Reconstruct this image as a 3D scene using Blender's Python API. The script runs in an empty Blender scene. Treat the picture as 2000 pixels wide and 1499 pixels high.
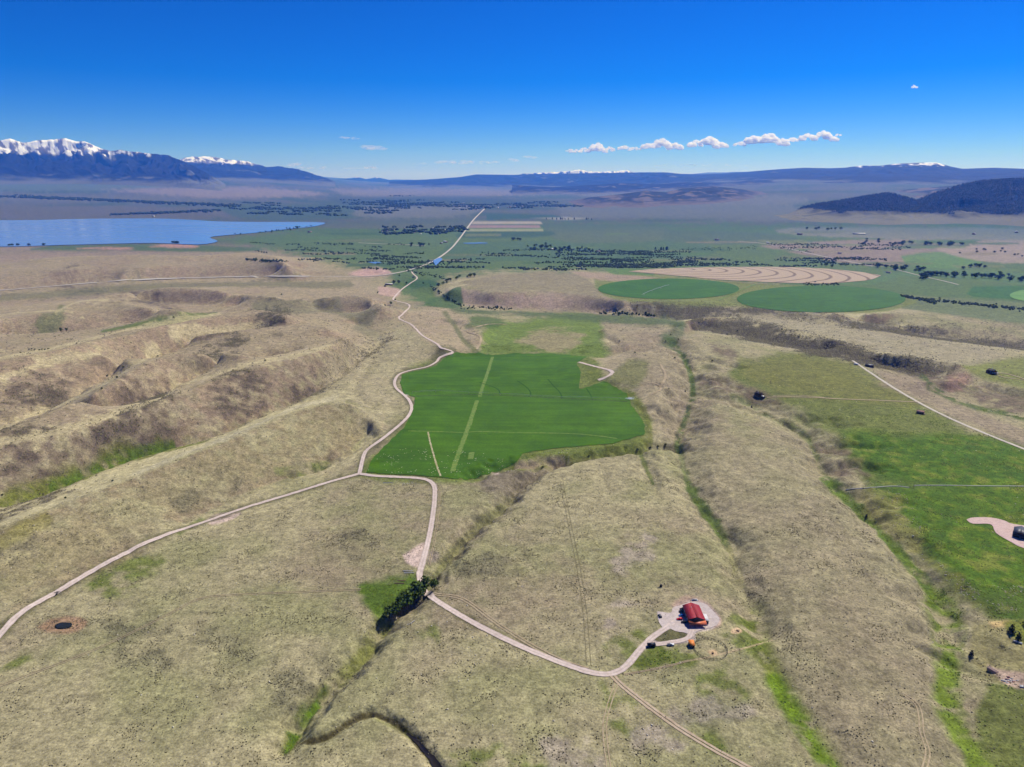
import bpy, math, random
import numpy as np
random.seed(7); rng = np.random.default_rng(7)
R = math.radians
scene = bpy.context.scene
# ------------------------------------------------------------------ camera
F = 1333.0; CH = 360.0; PITCH = math.atan((749.5 - 342.0) / F)
cam_d = bpy.data.cameras.new('camera'); cam = bpy.data.objects.new('camera', cam_d)
scene.collection.objects.link(cam); scene.camera = cam
cam.location = (0, 0, CH); cam.rotation_euler = (math.pi / 2 - PITCH, 0, 0)
cam_d.sensor_width = 36.0; cam_d.lens = 36.0 * F / 2000.0
cam_d.clip_start = 1.0; cam_d.clip_end = 200000.0
# ------------------------------------------------------------------ sky, sun, exposure
SUN_AZ = 43.0; SUN_EL = 48.0          # degrees right of the view, above the horizon
w = bpy.data.worlds.new('World'); scene.world = w; w.use_nodes = True
nt = w.node_tree; bg = nt.nodes['Background']
sky = nt.nodes.new('ShaderNodeTexSky'); sky.sky_type = 'NISHITA'; sky.sun_disc = False
sky.sun_elevation = R(SUN_EL); sky.sun_rotation = R(SUN_AZ)
sky.altitude = 2600.0; sky.air_density = 1.0; sky.dust_density = 0.0; sky.ozone_density = 5.5
hs = nt.nodes.new('ShaderNodeHueSaturation'); hs.inputs['Saturation'].default_value = 1.16
SKY = 0.125                                    # one tone curve over the whole sky, as the photograph was developed
m1 = nt.nodes.new('ShaderNodeVectorMath'); m1.operation = 'SCALE'; m1.inputs['Scale'].default_value = SKY
gm = nt.nodes.new('ShaderNodeGamma'); gm.inputs['Gamma'].default_value = 1.35
m2 = nt.nodes.new('ShaderNodeVectorMath'); m2.operation = 'MULTIPLY'; m2.inputs[1].default_value = (.50 / SKY, .53 / SKY, .83 / SKY)
nt.links.new(sky.outputs[0], m1.inputs[0]); nt.links.new(m1.outputs[0], gm.inputs['Color']); nt.links.new(gm.outputs[0], m2.inputs[0])
nt.links.new(m2.outputs[0], hs.inputs['Color']); nt.links.new(hs.outputs[0], bg.inputs['Color'])
bg.inputs['Strength'].default_value = SKY
sun_d = bpy.data.lights.new('sun', 'SUN'); sun = bpy.data.objects.new('sun', sun_d)
scene.collection.objects.link(sun); sun_d.energy = 5.0; sun_d.angle = R(0.53); sun_d.color = (1.0, 0.965, 0.92)
sun.location = (0, 0, 3000)
sun.rotation_euler = (math.pi / 2 - R(SUN_EL), 0, math.pi - R(SUN_AZ))
vs = scene.view_settings; vs.view_transform = 'Standard'; vs.look = 'None'; vs.exposure = 0.14; vs.gamma = 1.0
scene.cycles.use_denoising = True; scene.cycles.max_bounces = 8; scene.cycles.volume_bounces = 8
scene.cycles.transparent_max_bounces = 8
# ------------------------------------------------------------------ small helpers
COL = scene.collection
def s2l(c):
    c = np.asarray(c, float) / 255.0
    return np.where(c <= 0.04045, c / 12.92, ((c + 0.055) / 1.055) ** 2.4)
LIGHT = 1.28                                  # sunlit picture value of a surface of albedo 1
def alb(c): return s2l(c) / LIGHT             # colour seen in sunlight -> base colour
def tag(o, label=None, cat=None, group=None, kind=None):
    if label: o['label'] = label
    if cat: o['category'] = cat
    if group: o['group'] = group
    if kind: o['kind'] = kind
    return o
def link(o, parent=None):
    COL.objects.link(o)
    if parent is not None: o.parent = parent
    return o
def empty(name, loc=(0, 0, 0), rz=0.0):
    o = bpy.data.objects.new(name, None); link(o); o.location = loc; o.rotation_euler = (0, 0, rz); o.empty_display_size = 1
    return o
def mesh_np(name, V, Fq, mat=None, parent=None, smooth=False, cols=None):
    """V (n,3); Fq (m,3) or (m,4) or a list of such arrays"""
    me = bpy.data.meshes.new(name)
    V = np.ascontiguousarray(V, dtype=np.float32); me.vertices.add(len(V)); me.vertices.foreach_set('co', V.ravel())
    if not isinstance(Fq, list): Fq = [Fq]
    Fq = [np.asarray(f, dtype=np.int32) for f in Fq if len(f)]
    tot = np.concatenate([np.full(len(f), f.shape[1], np.int32) for f in Fq]); loops = np.concatenate([f.ravel() for f in Fq])
    me.loops.add(len(loops)); me.loops.foreach_set('vertex_index', loops)
    me.polygons.add(len(tot)); st = np.concatenate([[0], np.cumsum(tot)[:-1]]).astype(np.int32)
    me.polygons.foreach_set('loop_start', st)
    if smooth: me.polygons.foreach_set('use_smooth', np.ones(len(tot), bool))
    me.update(calc_edges=True); me.validate()
    if cols is not None:
        a = me.color_attributes.new('Col', 'FLOAT_COLOR', 'POINT')
        c4 = np.ones((len(V), 4), np.float32); c4[:, :cols.shape[1]] = cols; a.data.foreach_set('color', c4.ravel())
    if mat: me.materials.append(mat)
    o = bpy.data.objects.new(name, me); link(o, parent); return o
def mat_new(name, base, rough=0.9, spec=0.2, metal=0.0):
    m = bpy.data.materials.new(name); m.use_nodes = True; b = m.node_tree.nodes['Principled BSDF']
    b.inputs['Base Color'].default_value = (*[float(v) for v in base], 1); b.inputs['Roughness'].default_value = rough
    b.inputs['Specular IOR Level'].default_value = spec; b.inputs['Metallic'].default_value = metal
    return m
def mat_noise(name, c1, c2, scale, rough=0.9, spec=0.2, bump=0.0, bscale=None, detail=6.0, metal=0.0, pos=(0.35, 0.65), use_col=False):
    """noise between two base colours (or a noise-modulated colour attribute) in object space, plus bump"""
    m = mat_new(name, c1, rough, spec, metal); n = m.node_tree.nodes; l = m.node_tree.links; b = n['Principled BSDF']
    tc = n.new('ShaderNodeTexCoord'); nz = n.new('ShaderNodeTexNoise'); nz.inputs['Scale'].default_value = scale
    nz.inputs['Detail'].default_value = detail; nz.inputs['Roughness'].default_value = 0.65
    l.new(tc.outputs['Object'], nz.inputs['Vector'])
    rp = n.new('ShaderNodeValToRGB'); rp.color_ramp.elements[0].position = pos[0]; rp.color_ramp.elements[1].position = pos[1]
    rp.color_ramp.elements[0].color = (*c1, 1); rp.color_ramp.elements[1].color = (*c2, 1)
    l.new(nz.outputs['Fac'], rp.inputs['Fac']); l.new(rp.outputs['Color'], b.inputs['Base Color'])
    if bump:
        nb = n.new('ShaderNodeTexNoise'); nb.inputs['Scale'].default_value = bscale or scale; nb.inputs['Detail'].default_value = 4
        l.new(tc.outputs['Object'], nb.inputs['Vector'])
        bp = n.new('ShaderNodeBump'); bp.inputs['Strength'].default_value = 1.0; bp.inputs['Distance'].default_value = bump
        l.new(nb.outputs['Fac'], bp.inputs['Height']); l.new(bp.outputs['Normal'], b.inputs['Normal'])
    return m
# ------------------------------------------------------------------ noise (numpy)
def _h(ix, iy, seed):
    n = (ix.astype(np.int64) * 374761393 + iy.astype(np.int64) * 668265263 + seed * 974711) & 0xffffffff
    n = ((n ^ (n >> 13)) * 1274126177) & 0xffffffff
    return (n ^ (n >> 16)) & 0xffffffff
def pnoise(x, y, seed=0):
    x = np.asarray(x, float); y = np.asarray(y, float)
    ix = np.floor(x); iy = np.floor(y); fx = x - ix; fy = y - iy
    u = fx * fx * fx * (fx * (fx * 6 - 15) + 10); v = fy * fy * fy * (fy * (fy * 6 - 15) + 10)
    def g(dx, dy):
        a = _h(ix + dx, iy + dy, seed).astype(float) * (2 * math.pi / 4294967296.0)
        return np.cos(a) * (fx - dx) + np.sin(a) * (fy - dy)
    a = g(0, 0); b = g(1, 0); c = g(0, 1); d = g(1, 1)
    return (a + (b - a) * u + (c - a) * v + (a - b - c + d) * u * v) * 1.5
def fbm(x, y, oct=4, seed=0, gain=0.5):
    s = 0; a = 1.0; t = 0
    for o in range(oct):
        s = s + a * pnoise(x * 2 ** o + 17.3 * o, y * 2 ** o - 9.1 * o, seed + o); t += a; a *= gain
    return s / t
def ridged(x, y, oct=4, seed=0, gain=0.5):
    s = 0; a = 1.0; t = 0
    for o in range(oct):
        s = s + a * (1 - np.abs(pnoise(x * 2 ** o + 5.7 * o, y * 2 ** o + 3.3 * o, seed + o))); t += a; a *= gain
    return s / t
def sstep(a, b, x):
    t = np.clip((x - a) / (b - a), 0, 1); return t * t * (3 - 2 * t)
# ------------------------------------------------------------------ pixel <-> world
CP, SP = math.cos(PITCH), math.sin(PITCH)
def ray(u, v):
    dx = (np.asarray(u, float) - 1000) / F; dy = -(np.asarray(v, float) - 749.5) / F
    return dx, CP + SP * dy, -SP + CP * dy
def proj(x, y, z):
    zz = z - CH; d = y * CP - zz * SP; d = np.maximum(d, 1.0); up = y * SP + zz * CP
    return 1000 + F * x / d, 749.5 - F * up / d
def base(x, y):
    """large-scale lie of the land: a bench that falls to the valley floor, fans that rise to the ranges"""
    r = np.hypot(x, y); az = np.degrees(np.arctan2(x, np.maximum(y, 1e-3)))
    z = -70 * sstep(1250, 2500, r) - 40 * sstep(2500, 4200, r)
    z = z + sstep(-7, -27, az) * np.maximum(0, r - 7600) * 0.024
    z = z + sstep(5, 24, az) * np.maximum(0, r - 7200) * 0.026
    return np.minimum(z, 520)
def unproj(u, v, h):
    """world point on the ray at height h above the base"""
    dx, dy, dz = ray(u, v); t = (CH) / np.maximum(-dz, 1e-4)
    for _ in range(25):
        z = base(dx * t, dy * t) + h; t = 0.5 * t + 0.5 * (CH - z) / np.maximum(-dz, 1e-4)
    return dx * t, dy * t
def dens(pts, step=2.0):
    """resample a pixel polyline (any number of columns) by pixel distance"""
    p = np.asarray(pts, float); out = []
    for a, b in zip(p[:-1], p[1:]):
        n = max(1, int(np.hypot(b[0] - a[0], b[1] - a[1]) / step)); t = np.arange(n)[:, None] / n; out.append(a + (b - a) * t)
    out.append(p[-1:]); return np.concatenate(out)
def smooth_line(pts, n=4):
    """Catmull-Rom through pixel points"""
    p = np.asarray(pts, float); p = np.vstack([2 * p[0] - p[1], p, 2 * p[-1] - p[-2]]); out = []
    for i in range(1, len(p) - 2):
        for k in range(n):
            t = k / n; a, b, c, d = p[i - 1], p[i], p[i + 1], p[i + 2]
            out.append(0.5 * (2 * b + (c - a) * t + (2 * a - 5 * b + 4 * c - d) * t * t + (3 * b - a - 3 * c + d) * t ** 3))
    out.append(p[-2]); return np.array(out)
# ------------------------------------------------------------------ relief: harmonic surface through crest and valley lines
LINES = [  # (height above base in m, pixel points)
 # left ridges: crest and valley behind each
 (29, [(-60,1052),(0,1030),(140,977),(262,931),(350,896),(437,864),(507,833),(577,801),(647,784),(690,786)]), (10, [(690,786),(720,805),(738,835)]),
 (-4, [(-60,1015),(0,994),(70,970),(175,924),(252,896),(332,875),(420,854),(525,805),(612,766),(682,714),(742,672),(740,650),(700,636)]),
 (39, [(-60,892),(0,872),(140,842),(240,812),(330,780),(400,747),(490,721),(580,702),(640,680),(682,656)]),
 (10, [(-60,875),(0,858),(140,829),(227,801),(315,769),(343,751),(402,730),(483,707),(525,696),(574,690)]),
 (46, [(-60,866),(0,842),(105,802),(210,754),(280,711),(336,692),(420,687),(470,692)]),
 (6, [(-60,852),(0,830),(52,811),(140,772),(210,740),(259,709),(300,697),(380,676),(460,668),(520,660)]),
 (38, [(-60,752),(0,741),(100,709),(196,693),(232,697),(252,706)]),
 (16, [(-60,718),(0,722),(100,696),(250,684)]),
 (56, [(-60,716),(0,704),(105,685),(150,673),(266,645),(367,628),(430,615),(483,603),(530,608),(556,618)]),
 (12, [(-60,668),(0,656),(157,645),(245,634),(350,622),(420,611),(470,598)]),
 (36, [(332,656),(420,650),(525,637),(595,633),(640,642)]), (12, [(332,645),(450,634),(560,625)]),
 (50, [(-60,640),(20,618),(105,611),(157,591),(210,588),(280,600),(350,606)]), (10, [(-60,600),(60,592),(157,583),(300,592),(400,598),(480,592)]),
 (52, [(200,580),(266,566),(330,561),(400,565),(480,574),(540,580)]), (6, [(-60,580),(0,578),(200,562),(400,552),(700,549),(730,570)]),
 (44, [(560,588),(620,580),(690,575),(722,581),(745,598)]), (2, [(560,600),(650,612),(740,612),(762,600)]),
 # hills between the highway and the lake
 (58, [(-60,532),(40,522),(130,527),(210,520)]), (78, [(60,505),(180,499),(280,497),(360,502)]), (8, [(-60,514),(60,513),(180,509),(300,510)]),
 (80, [(400,500),(480,493),(530,500),(565,512)]), (58, [(230,528),(330,516),(420,508)]), (8, [(230,516),(330,507),(390,503)]),
 (26, [(560,528),(640,521),(700,519),(735,524),(765,533)]), (0, [(-60,490),(200,491),(420,487),(500,490),(580,508)]),
 (4, [(-60,574),(0,569),(200,553),(400,544),(600,542),(760,537)]),
 # middle: track spur, upper bench
 (14, [(660,625),(700,612),(760,604),(830,606)]), (16, [(790,640),(840,665),(870,680)]), (4, [(870,612),(900,640),(905,665),(935,688)]), (14, [(880,618),(935,640),(940,665)]),
 (10, [(1180,640),(1210,668),(1250,700),(1290,730)]), (12, [(1185,745),(1230,712),(1265,712)]), (-4, [(1180,700),(1215,690),(1260,690)]), (12,[(1300,720),(1310,760),(1280,800)]),
 # bluff below the two round fields, stream bottom in front
 (36, [(872,566),(905,556),(960,572),(1080,568),(1165,580),(1230,591),(1330,588),(1440,592),(1520,603),(1600,612),(1700,612),(1800,609),(1900,618),(2060,640)]),
 (36, [(905,548),(1000,536),(1100,530),(1170,545)]), (32, [(1170,545),(1300,535),(1440,548),(1600,550),(1760,575)]),
 (-6, [(840,575),(880,592),(960,601),(1080,606),(1200,613),(1300,624),(1400,634)]), (0, [(800,560),(850,590),(950,606)]),
 (-2, [(1180,625),(1260,636),(1310,652)]),
 # right: mesa with the dark sagebrush face, hollow before it
 (22, [(1318,640),(1345,626),(1390,618),(1450,622),(1500,631),(1600,657),(1700,685),(1800,700),(1870,712)]),
 (17, [(1422,616),(1545,625),(1632,639),(1720,652),(1825,667),(1930,680),(1990,693),(2060,705)]),
 (-3, [(1440,613),(1545,620),(1632,632),(1720,645),(1825,660),(1930,673),(2060,692)]),
 (20, [(1600,613),(1700,630),(1850,641),(2060,655)]),
 (-3, [(1330,652),(1380,640),(1447,656),(1517,669),(1580,686),(1643,690),(1690,706),(1760,722),(1830,762),(1900,790),(2060,830)]),
 (6, [(1375,651),(1447,664),(1517,679),(1580,697),(1643,700),(1690,725),(1760,765),(1850,812),(1930,846),(2060,905)]),
 (14, [(1870,712),(1960,705),(2060,708)]), (10, [(1905,745),(1960,755),(2060,775)]), (14, [(1800,745),(1870,742),(1905,745)]), (-2,[(1840,768),(1900,758),(2060,790)]),
 # benches
 (6, [(1450,710),(1440,760),(1490,790),(1600,850),(1700,920),(1760,1010),(1860,1120),(1900,1190),(1940,1300),(1990,1400),(2060,1499)]),
 (9, [(1560,730),(1700,800),(1850,900),(2060,1000)]),
 (10, [(1362,790),(1420,830),(1480,900),(1540,1000),(1600,1110),(1680,1260),(1740,1400),(1780,1520)]),
 (5, [(1290,930),(1320,1010),(1370,1120),(1410,1230),(1450,1350),(1500,1520)]),
 (3, [(880,1150),(1000,1010),(1080,930),(1200,900)]), (4, [(1100,1000),(1200,1150),(1280,1300),(1330,1520)]),
 (2, [(860,1250),(760,1300),(640,1520)]), (0, [(700,925),(600,980),(400,1040),(200,1120),(0,1250)]), (0, [(820,960),(740,1100),(640,1250),(500,1520)]),
 (0, [(-60,1400),(200,1300),(450,1200)]), (0, [(100,1520),(300,1400)]),
 (2, [(716,924),(867,934),(975,918),(1105,874),(1259,850),(1250,800),(1180,750)]), (1, [(790,772),(940,772),(1100,778),(1224,780)]), (-3, [(786,731),(870,700),(960,695),(1070,691),(1140,697)]),
 (-4, [(940,680),(1000,640),(1100,615),(1160,625),(1170,670)]), (4, [(760,760),(775,790),(740,850),(700,905)]),
 (-6, [(352,1027),(402,1002),(490,960),(577,930),(640,906),(690,880),(720,845)]),
]
DA = 0.0045; A0 = -0.92; L0 = math.log(240.0); L1 = math.log(7200.0)
NA = int(1.84 / DA) + 1; NL = int((L1 - L0) / DA) + 1
def solve_relief():
    val = np.zeros((NL, NA)); wt = np.zeros((NL, NA))
    for h, pts in LINES:
        p = dens(pts, 1.5); x, y = unproj(p[:, 0], p[:, 1], h)
        a = (np.arctan2(x, y) - A0) / DA; l = (0.5 * np.log(x * x + y * y) - L0) / DA
        # fill gaps between samples
        q = dens(np.c_[a, l], 0.7); ia = np.rint(q[:, 0]).astype(int); il = np.rint(q[:, 1]).astype(int)
        ok = (ia >= 0) & (ia < NA) & (il >= 0) & (il < NL)
        np.add.at(val, (il[ok], ia[ok]), h); np.add.at(wt, (il[ok], ia[ok]), 1)
    val[-3:] = 0; wt[-3:] = 1
    pyr = [(val, wt)]
    while min(pyr[-1][0].shape) > 24:
        v, q = pyr[-1]; n0, n1 = (v.shape[0] + 1) // 2 * 2, (v.shape[1] + 1) // 2 * 2
        v2 = np.zeros((n0, n1)); q2 = np.zeros((n0, n1)); v2[:v.shape[0], :v.shape[1]] = v; q2[:v.shape[0], :v.shape[1]] = q
        pyr.append((v2.reshape(n0 // 2, 2, n1 // 2, 2).sum((1, 3)), q2.reshape(n0 // 2, 2, n1 // 2, 2).sum((1, 3))))
    h = None
    for v, q in reversed(pyr):
        fix = q > 0; tgt = np.where(fix, v / np.maximum(q, 1e-9), 0)
        if h is None: h = np.full(v.shape, 4.0)
        else: h = np.repeat(np.repeat(h, 2, 0), 2, 1)[:v.shape[0], :v.shape[1]]
        h = np.where(fix, tgt, h)
        for _ in range(140):
            p = np.pad(h, 1, mode='edge'); g = 0.25 * (p[:-2, 1:-1] + p[2:, 1:-1] + p[1:-1, :-2] + p[1:-1, 2:])
            h = np.where(fix, tgt, g)
    for _ in range(2):                                   # soften the creases a little
        p = np.pad(h, 1, mode='edge'); h = 0.4 * h + 0.15 * (p[:-2, 1:-1] + p[2:, 1:-1] + p[1:-1, :-2] + p[1:-1, 2:])
    return h
RELIEF = solve_relief()
def bil(G, i, j):
    i = np.clip(i, 0, G.shape[0] - 1.001); j = np.clip(j, 0, G.shape[1] - 1.001)
    i0 = i.astype(int); j0 = j.astype(int); fi = i - i0; fj = j - j0
    return G[i0, j0] * (1 - fi) * (1 - fj) + G[i0 + 1, j0] * fi * (1 - fj) + G[i0, j0 + 1] * (1 - fi) * fj + G[i0 + 1, j0 + 1] * fi * fj
def relief(x, y):
    a = (np.arctan2(x, np.maximum(y, 1.0)) - A0) / DA; l = (np.log(np.maximum(np.hypot(x, y), 1.0)) - L0) / DA
    return bil(RELIEF, l, a) * (1 - sstep(6000, 7000, np.hypot(x, y)))
def line_dist(px, py, X, Y):
    """distance of points to a polyline, and the place along it (0..1)"""
    D = np.full(px.shape, 1e9); S = np.zeros(px.shape); n = len(X) - 1
    for k in range(n):
        ax, ay, bx, by = X[k], Y[k], X[k + 1], Y[k + 1]; L2 = (bx - ax) ** 2 + (by - ay) ** 2 + 1e-9
        t = np.clip(((px - ax) * (bx - ax) + (py - ay) * (by - ay)) / L2, 0, 1)
        d = np.hypot(px - ax - t * (bx - ax), py - ay - t * (by - ay)); m = d < D
        D[m] = d[m]; S[m] = (k + t[m]) / n
    return D, S
GULLIES = [  # depth m, half width m, ragged, pixel points
 (13, 18, .32, [(540,1520),(562,1450),(600,1390),(640,1340),(700,1288),(735,1240),(762,1208),(800,1180),(836,1145),(862,1105),(890,1070),(925,1035),(955,1012),(985,990),(1003,965),(1020,945),(1060,920),(1100,905),(1160,893),(1220,885),(1270,878),(1318,868)]),
 (9, 22, .5, [(900,940),(935,930),(975,915),(1010,912),(1060,905),(1100,903)]),
 (4.5, 7.5, .25, [(590,1452),(640,1440),(690,1408),(735,1398),(790,1428),(830,1470),(862,1520)]),
 (17, 46, .5, [(1300,668),(1330,690),(1348,720),(1350,750),(1340,790),(1335,830),(1325,868)]),
 (10, 34, .4, [(1325,868),(1335,905),(1345,945),(1365,985),(1400,1035),(1425,1075),(1450,1140),(1470,1210)]),
 (4, 26, .4, [(1470,1210),(1490,1280),(1530,1370),(1580,1450),(1630,1520)]),
 (13, 40, .5, [(1440,770),(1480,800),(1530,825),(1575,860),(1603,910),(1625,950),(1680,1000),(1730,1055),(1780,1110),(1820,1160),(1840,1210),(1855,1280)]),
 (6, 34, .4, [(1855,1280),(1850,1360),(1870,1430),(1900,1520)]),
 (5, 20, .6, [(1250,885),(1270,925),(1280,960)]), (7, 24, .6, [(1350,700),(1400,712),(1440,722)]), (7, 22, .6, [(1350,735),(1400,748),(1430,762)]),
 (8, 26, .6, [(1345,770),(1380,772),(1425,790),(1470,818)]), (8, 24, .6, [(1540,830),(1590,826),(1640,838)]), (8, 24, .6, [(1600,880),(1650,872),(1700,880)]),
 (8, 24, .6, [(1605,920),(1660,915),(1715,925)]), (6, 22, .6, [(1690,1010),(1740,990)]),
 (6, 16, .5, [(1290,760),(1320,800),(1332,830)]), (6, 16, .5, [(1250,800),(1300,820),(1330,850)]), (6, 16, .5, [(1180,660),(1230,690),(1300,690)]),
 (5, 14, .5, [(560,925),(620,905),(650,888)]), (3, 18, .5, [(735,690),(700,740),(690,770),(720,800)]),
] + [(d, w_, .35, pts, h) for d, w_, h, pts in [
 (7, 24, 9, [(0,858),(140,829),(227,801),(315,769),(343,751),(402,730),(483,707),(525,696),(574,690)]), (8, 26, 6, [(0,830),(52,811),(140,772),(210,740),(259,709),(300,697),(380,676),(460,668)]),
 (6, 20, -4, [(0,994),(70,970),(175,924),(252,896),(332,875),(420,854),(525,805),(612,766),(682,714),(742,672)]), (8, 40, 12, [(0,656),(157,645),(245,634),(350,622),(420,611)]), (6, 26, 14, [(0,722),(100,696),(250,684)]),
 (6, 20, 16, [(150,775),(200,760),(235,735)]), (5, 18, 22, [(60,800),(120,770),(160,745)]), (6, 22, 18, [(110,740),(180,735),(245,715)]), (6, 22, 18, [(0,775),(80,765),(150,768)]), (5, 18, 14, [(420,720),(470,700),(540,690)]), (6, 20, 12, [(600,900),(640,860),(700,830)]), (5, 16, 12, [(640,890),(690,855),(728,838)])]]
GW = []
for dep, hw, rg, pts, *hh in GULLIES:
    p = smooth_line(pts, 4); x, y = unproj(p[:, 0], p[:, 1], hh[0] if hh else (0 if dep < 9 else -2)); GW.append((dep, hw, rg, x, y))
def height(x, y, fine=True):
    x = np.asarray(x, float); y = np.asarray(y, float); r = np.hypot(x, y)
    b = base(x, y); h = relief(x, y); near = 1 - sstep(5200, 6800, r)
    e = 6.0 + 0.004 * r
    gx = (relief(x + e, y) - relief(x - e, y)) / (2 * e); gy = (relief(x, y + e) - relief(x, y - e)) / (2 * e)
    sl = np.hypot(gx, gy); ga = np.arctan2(gy, gx)
    z = h + near * (1.6 * fbm(x / 130, y / 130, 3, 3) + sstep(1500, 2600, r) * 2 * fbm(x / 260, y / 260, 3, 9))
    # gullies that run down the slopes
    g = 0; wsum = 0
    for k in range(6):
        th = k * math.pi / 6; wgt = np.abs(np.cos(ga - th)) ** 10 + 1e-4
        s = x * math.cos(th) + y * math.sin(th); t = -x * math.sin(th) + y * math.cos(th)
        wob = 26 * pnoise(s / 110, t / 110, 40 + k)
        g = g + wgt * (np.abs(pnoise((t + wob) / 75, s / 260, 50 + k)) + 0.22 * np.abs(pnoise((t + wob) / 27, s / 120, 60 + k))); wsum = wsum + wgt
    amp = np.clip((sl - 0.03) * 34, 0, 4.2) * near * (.35 + .65 * sstep(-.3, .4, pnoise(x / 300, y / 300, 71)))
    z = z + amp * (g / wsum - 0.3) * 1.3
    # incised gullies
    for dep, hw, rg, lx, ly in GW:
        m = (x > lx.min() - 3 * hw) & (x < lx.max() + 3 * hw) & (y > ly.min() - 3 * hw) & (y < ly.max() + 3 * hw)
        if not m.any(): continue
        xx = x[m]; yy = y[m]; d, s = line_dist(xx, yy, lx, ly)
        d = d + hw * rg * (0.9 * pnoise(xx / (hw * 1.1), yy / (hw * 1.1), 77) + 0.35 * pnoise(xx / (hw * .4), yy / (hw * .4), 78))
        t = np.clip(1 - np.maximum(d, 0) / hw, 0, 1); zz = z[m]; zz = zz - dep * t ** 1.25 * sstep(0, .06, s) ; z[m] = zz
    if fine:
        z = z + near * (0.5 * fbm(x / 22, y / 22, 3, 21) + np.clip(sl * 5, 0, .8) * fbm(x / 11, y / 11, 2, 31))
    return b + z
# ------------------------------------------------------------------ terrain sheet (fan grid, fine towards the camera)
NC, NR = 960, 850; AZ = math.radians(47.5); R0, R1 = 300.0, 50000.0
azs = np.concatenate([np.linspace(-math.pi * .62, -AZ - .02, 12), np.linspace(-AZ, AZ, NC), np.linspace(AZ + .02, math.pi * .62, 12)])
rs = np.concatenate([[2.0, 80, 160, 230, 270], 1 / np.linspace(1 / R0, 1 / R1, NR)])
C0, RW0 = 12, 5
AA, RR = np.meshgrid(azs, rs); TX = RR * np.sin(AA); TY = RR * np.cos(AA)
TZ = np.zeros_like(TX)
for i in range(0, TX.shape[0], 60): TZ[i:i + 60] = height(TX[i:i + 60], TY[i:i + 60])
def gidx(x, y):
    a = np.arctan2(x, y); r = np.maximum(np.hypot(x, y), 1.0)
    j = (a + AZ) / (2 * AZ) * (NC - 1) + C0; i = (1 / R0 - 1 / r) / (1 / R0 - 1 / R1) * (NR - 1) + RW0
    return i, j
def ground(x, y):
    i, j = gidx(np.asarray(x, float), np.asarray(y, float)); return bil(TZ, np.maximum(i, RW0), j)
def hit(u, v, far=49000.0):
    """world points where pixel rays first meet the ground"""
    u = np.atleast_1d(np.asarray(u, float)); v = np.atleast_1d(np.asarray(v, float)); dx, dy, dz = ray(u, v)
    T = 320 * (far / 320) ** (np.arange(900) / 899.0); T = T[:, None] / np.hypot(dx, dy)[None]
    below = (CH + dz * T) < ground(dx * T, dy * T)
    k = np.where(below.any(0), below.argmax(0), 899); k = np.maximum(k, 1); n = np.arange(len(u))
    lo = T[k - 1, n]; hi = T[k, n]
    for _ in range(14):
        m = 0.5 * (lo + hi); b = (CH + dz * m) < ground(dx * m, dy * m); hi = np.where(b, m, hi); lo = np.where(b, lo, m)
    return dx * hi, dy * hi, ground(dx * hi, dy * hi)
def flat(x, y): return proj(x, y, base(x, y))      # plan position in the proportions of the picture
# ------------------------------------------------------------------ lake bed, ground cover
FU, FV = flat(TX, TY)
VIS = (TY > 50)
def to_flat(pts):
    p = np.asarray(pts, float); x, y, z = hit(p[:, 0], p[:, 1]); return flat(x, y)
def inside_sdf(U, V, PU, PV):
    """signed distance (inside > 0) to a closed polygon"""
    D = np.full(U.shape, 1e9); ins = np.zeros(U.shape, bool); n = len(PU)
    for k in range(n):
        ax, ay, bx, by = PU[k], PV[k], PU[(k + 1) % n], PV[(k + 1) % n]; L2 = (bx - ax) ** 2 + (by - ay) ** 2 + 1e-9
        t = np.clip(((U - ax) * (bx - ax) + (V - ay) * (by - ay)) / L2, 0, 1)
        D = np.minimum(D, np.hypot(U - ax - t * (bx - ax), V - ay - t * (by - ay)))
        c = (ay > V) != (by > V)
        with np.errstate(divide='ignore', invalid='ignore'): xi = (bx - ax) * (V - ay) / (by - ay) + ax
        ins ^= c & (U < xi)
    return np.where(ins, D, -D)
def grid_sdf(pts, pad=12, curve=False):
    p = smooth_line(list(pts) + [pts[0]], 3)[:-1] if curve else dens(list(pts) + [pts[0]], 12)[:-1]
    PU, PV = to_flat(p)
    m = VIS & (FU > PU.min() - pad) & (FU < PU.max() + pad) & (FV > PV.min() - pad) & (FV < PV.max() + pad)
    ii = np.where(m.any(1))[0]; jj = np.where(m.any(0))[0]
    if not len(ii): return None, None
    sl = (slice(ii[0], ii[-1] + 1), slice(jj[0], jj[-1] + 1))
    return sl, inside_sdf(FU[sl], FV[sl], PU, PV)
WATER_Z = -110.5
lake_px = [(-120,433),(-40,431),(80,430),(150,428),(300,427),(380,430),(430,433),(520,434),(600,434),(636,436),(610,443),(560,448),(500,455),(440,460),(410,464),(425,472),(385,478),(300,475),(200,477),(120,479),(60,481),(0,482),(-120,482)]
lx, ly = [], []
for u, v in smooth_line(lake_px + [lake_px[0]], 3)[:-1]:
    dx, dy, dz = ray(u, v); t = (CH - WATER_Z) / -dz; lx.append(dx * t); ly.append(dy * t)
LKU, LKV = flat(np.array(lx), np.array(ly))
LAKE = inside_sdf(FU, FV, LKU, LKV) * VIS - 1e3 * (~VIS)
lk = np.abs(LAKE) < 1e9
LK_IN = sstep(-4, 2, LAKE); TZ = TZ * (1 - sstep(-14, -1, LAKE)) + np.where(LAKE > -14, -110.0, TZ) * sstep(-14, -1, LAKE)
TZ = TZ - 6 * LK_IN * (LAKE > -4)
nz_big = fbm(TX / 420, TY / 420, 3, 101); nz_mid = fbm(TX / 90, TY / 90, 4, 102); nz_sm = fbm(TX / 18, TY / 18, 3, 103); nz_far = fbm(TX / 1500, TY / 700, 4, 104)
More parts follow.
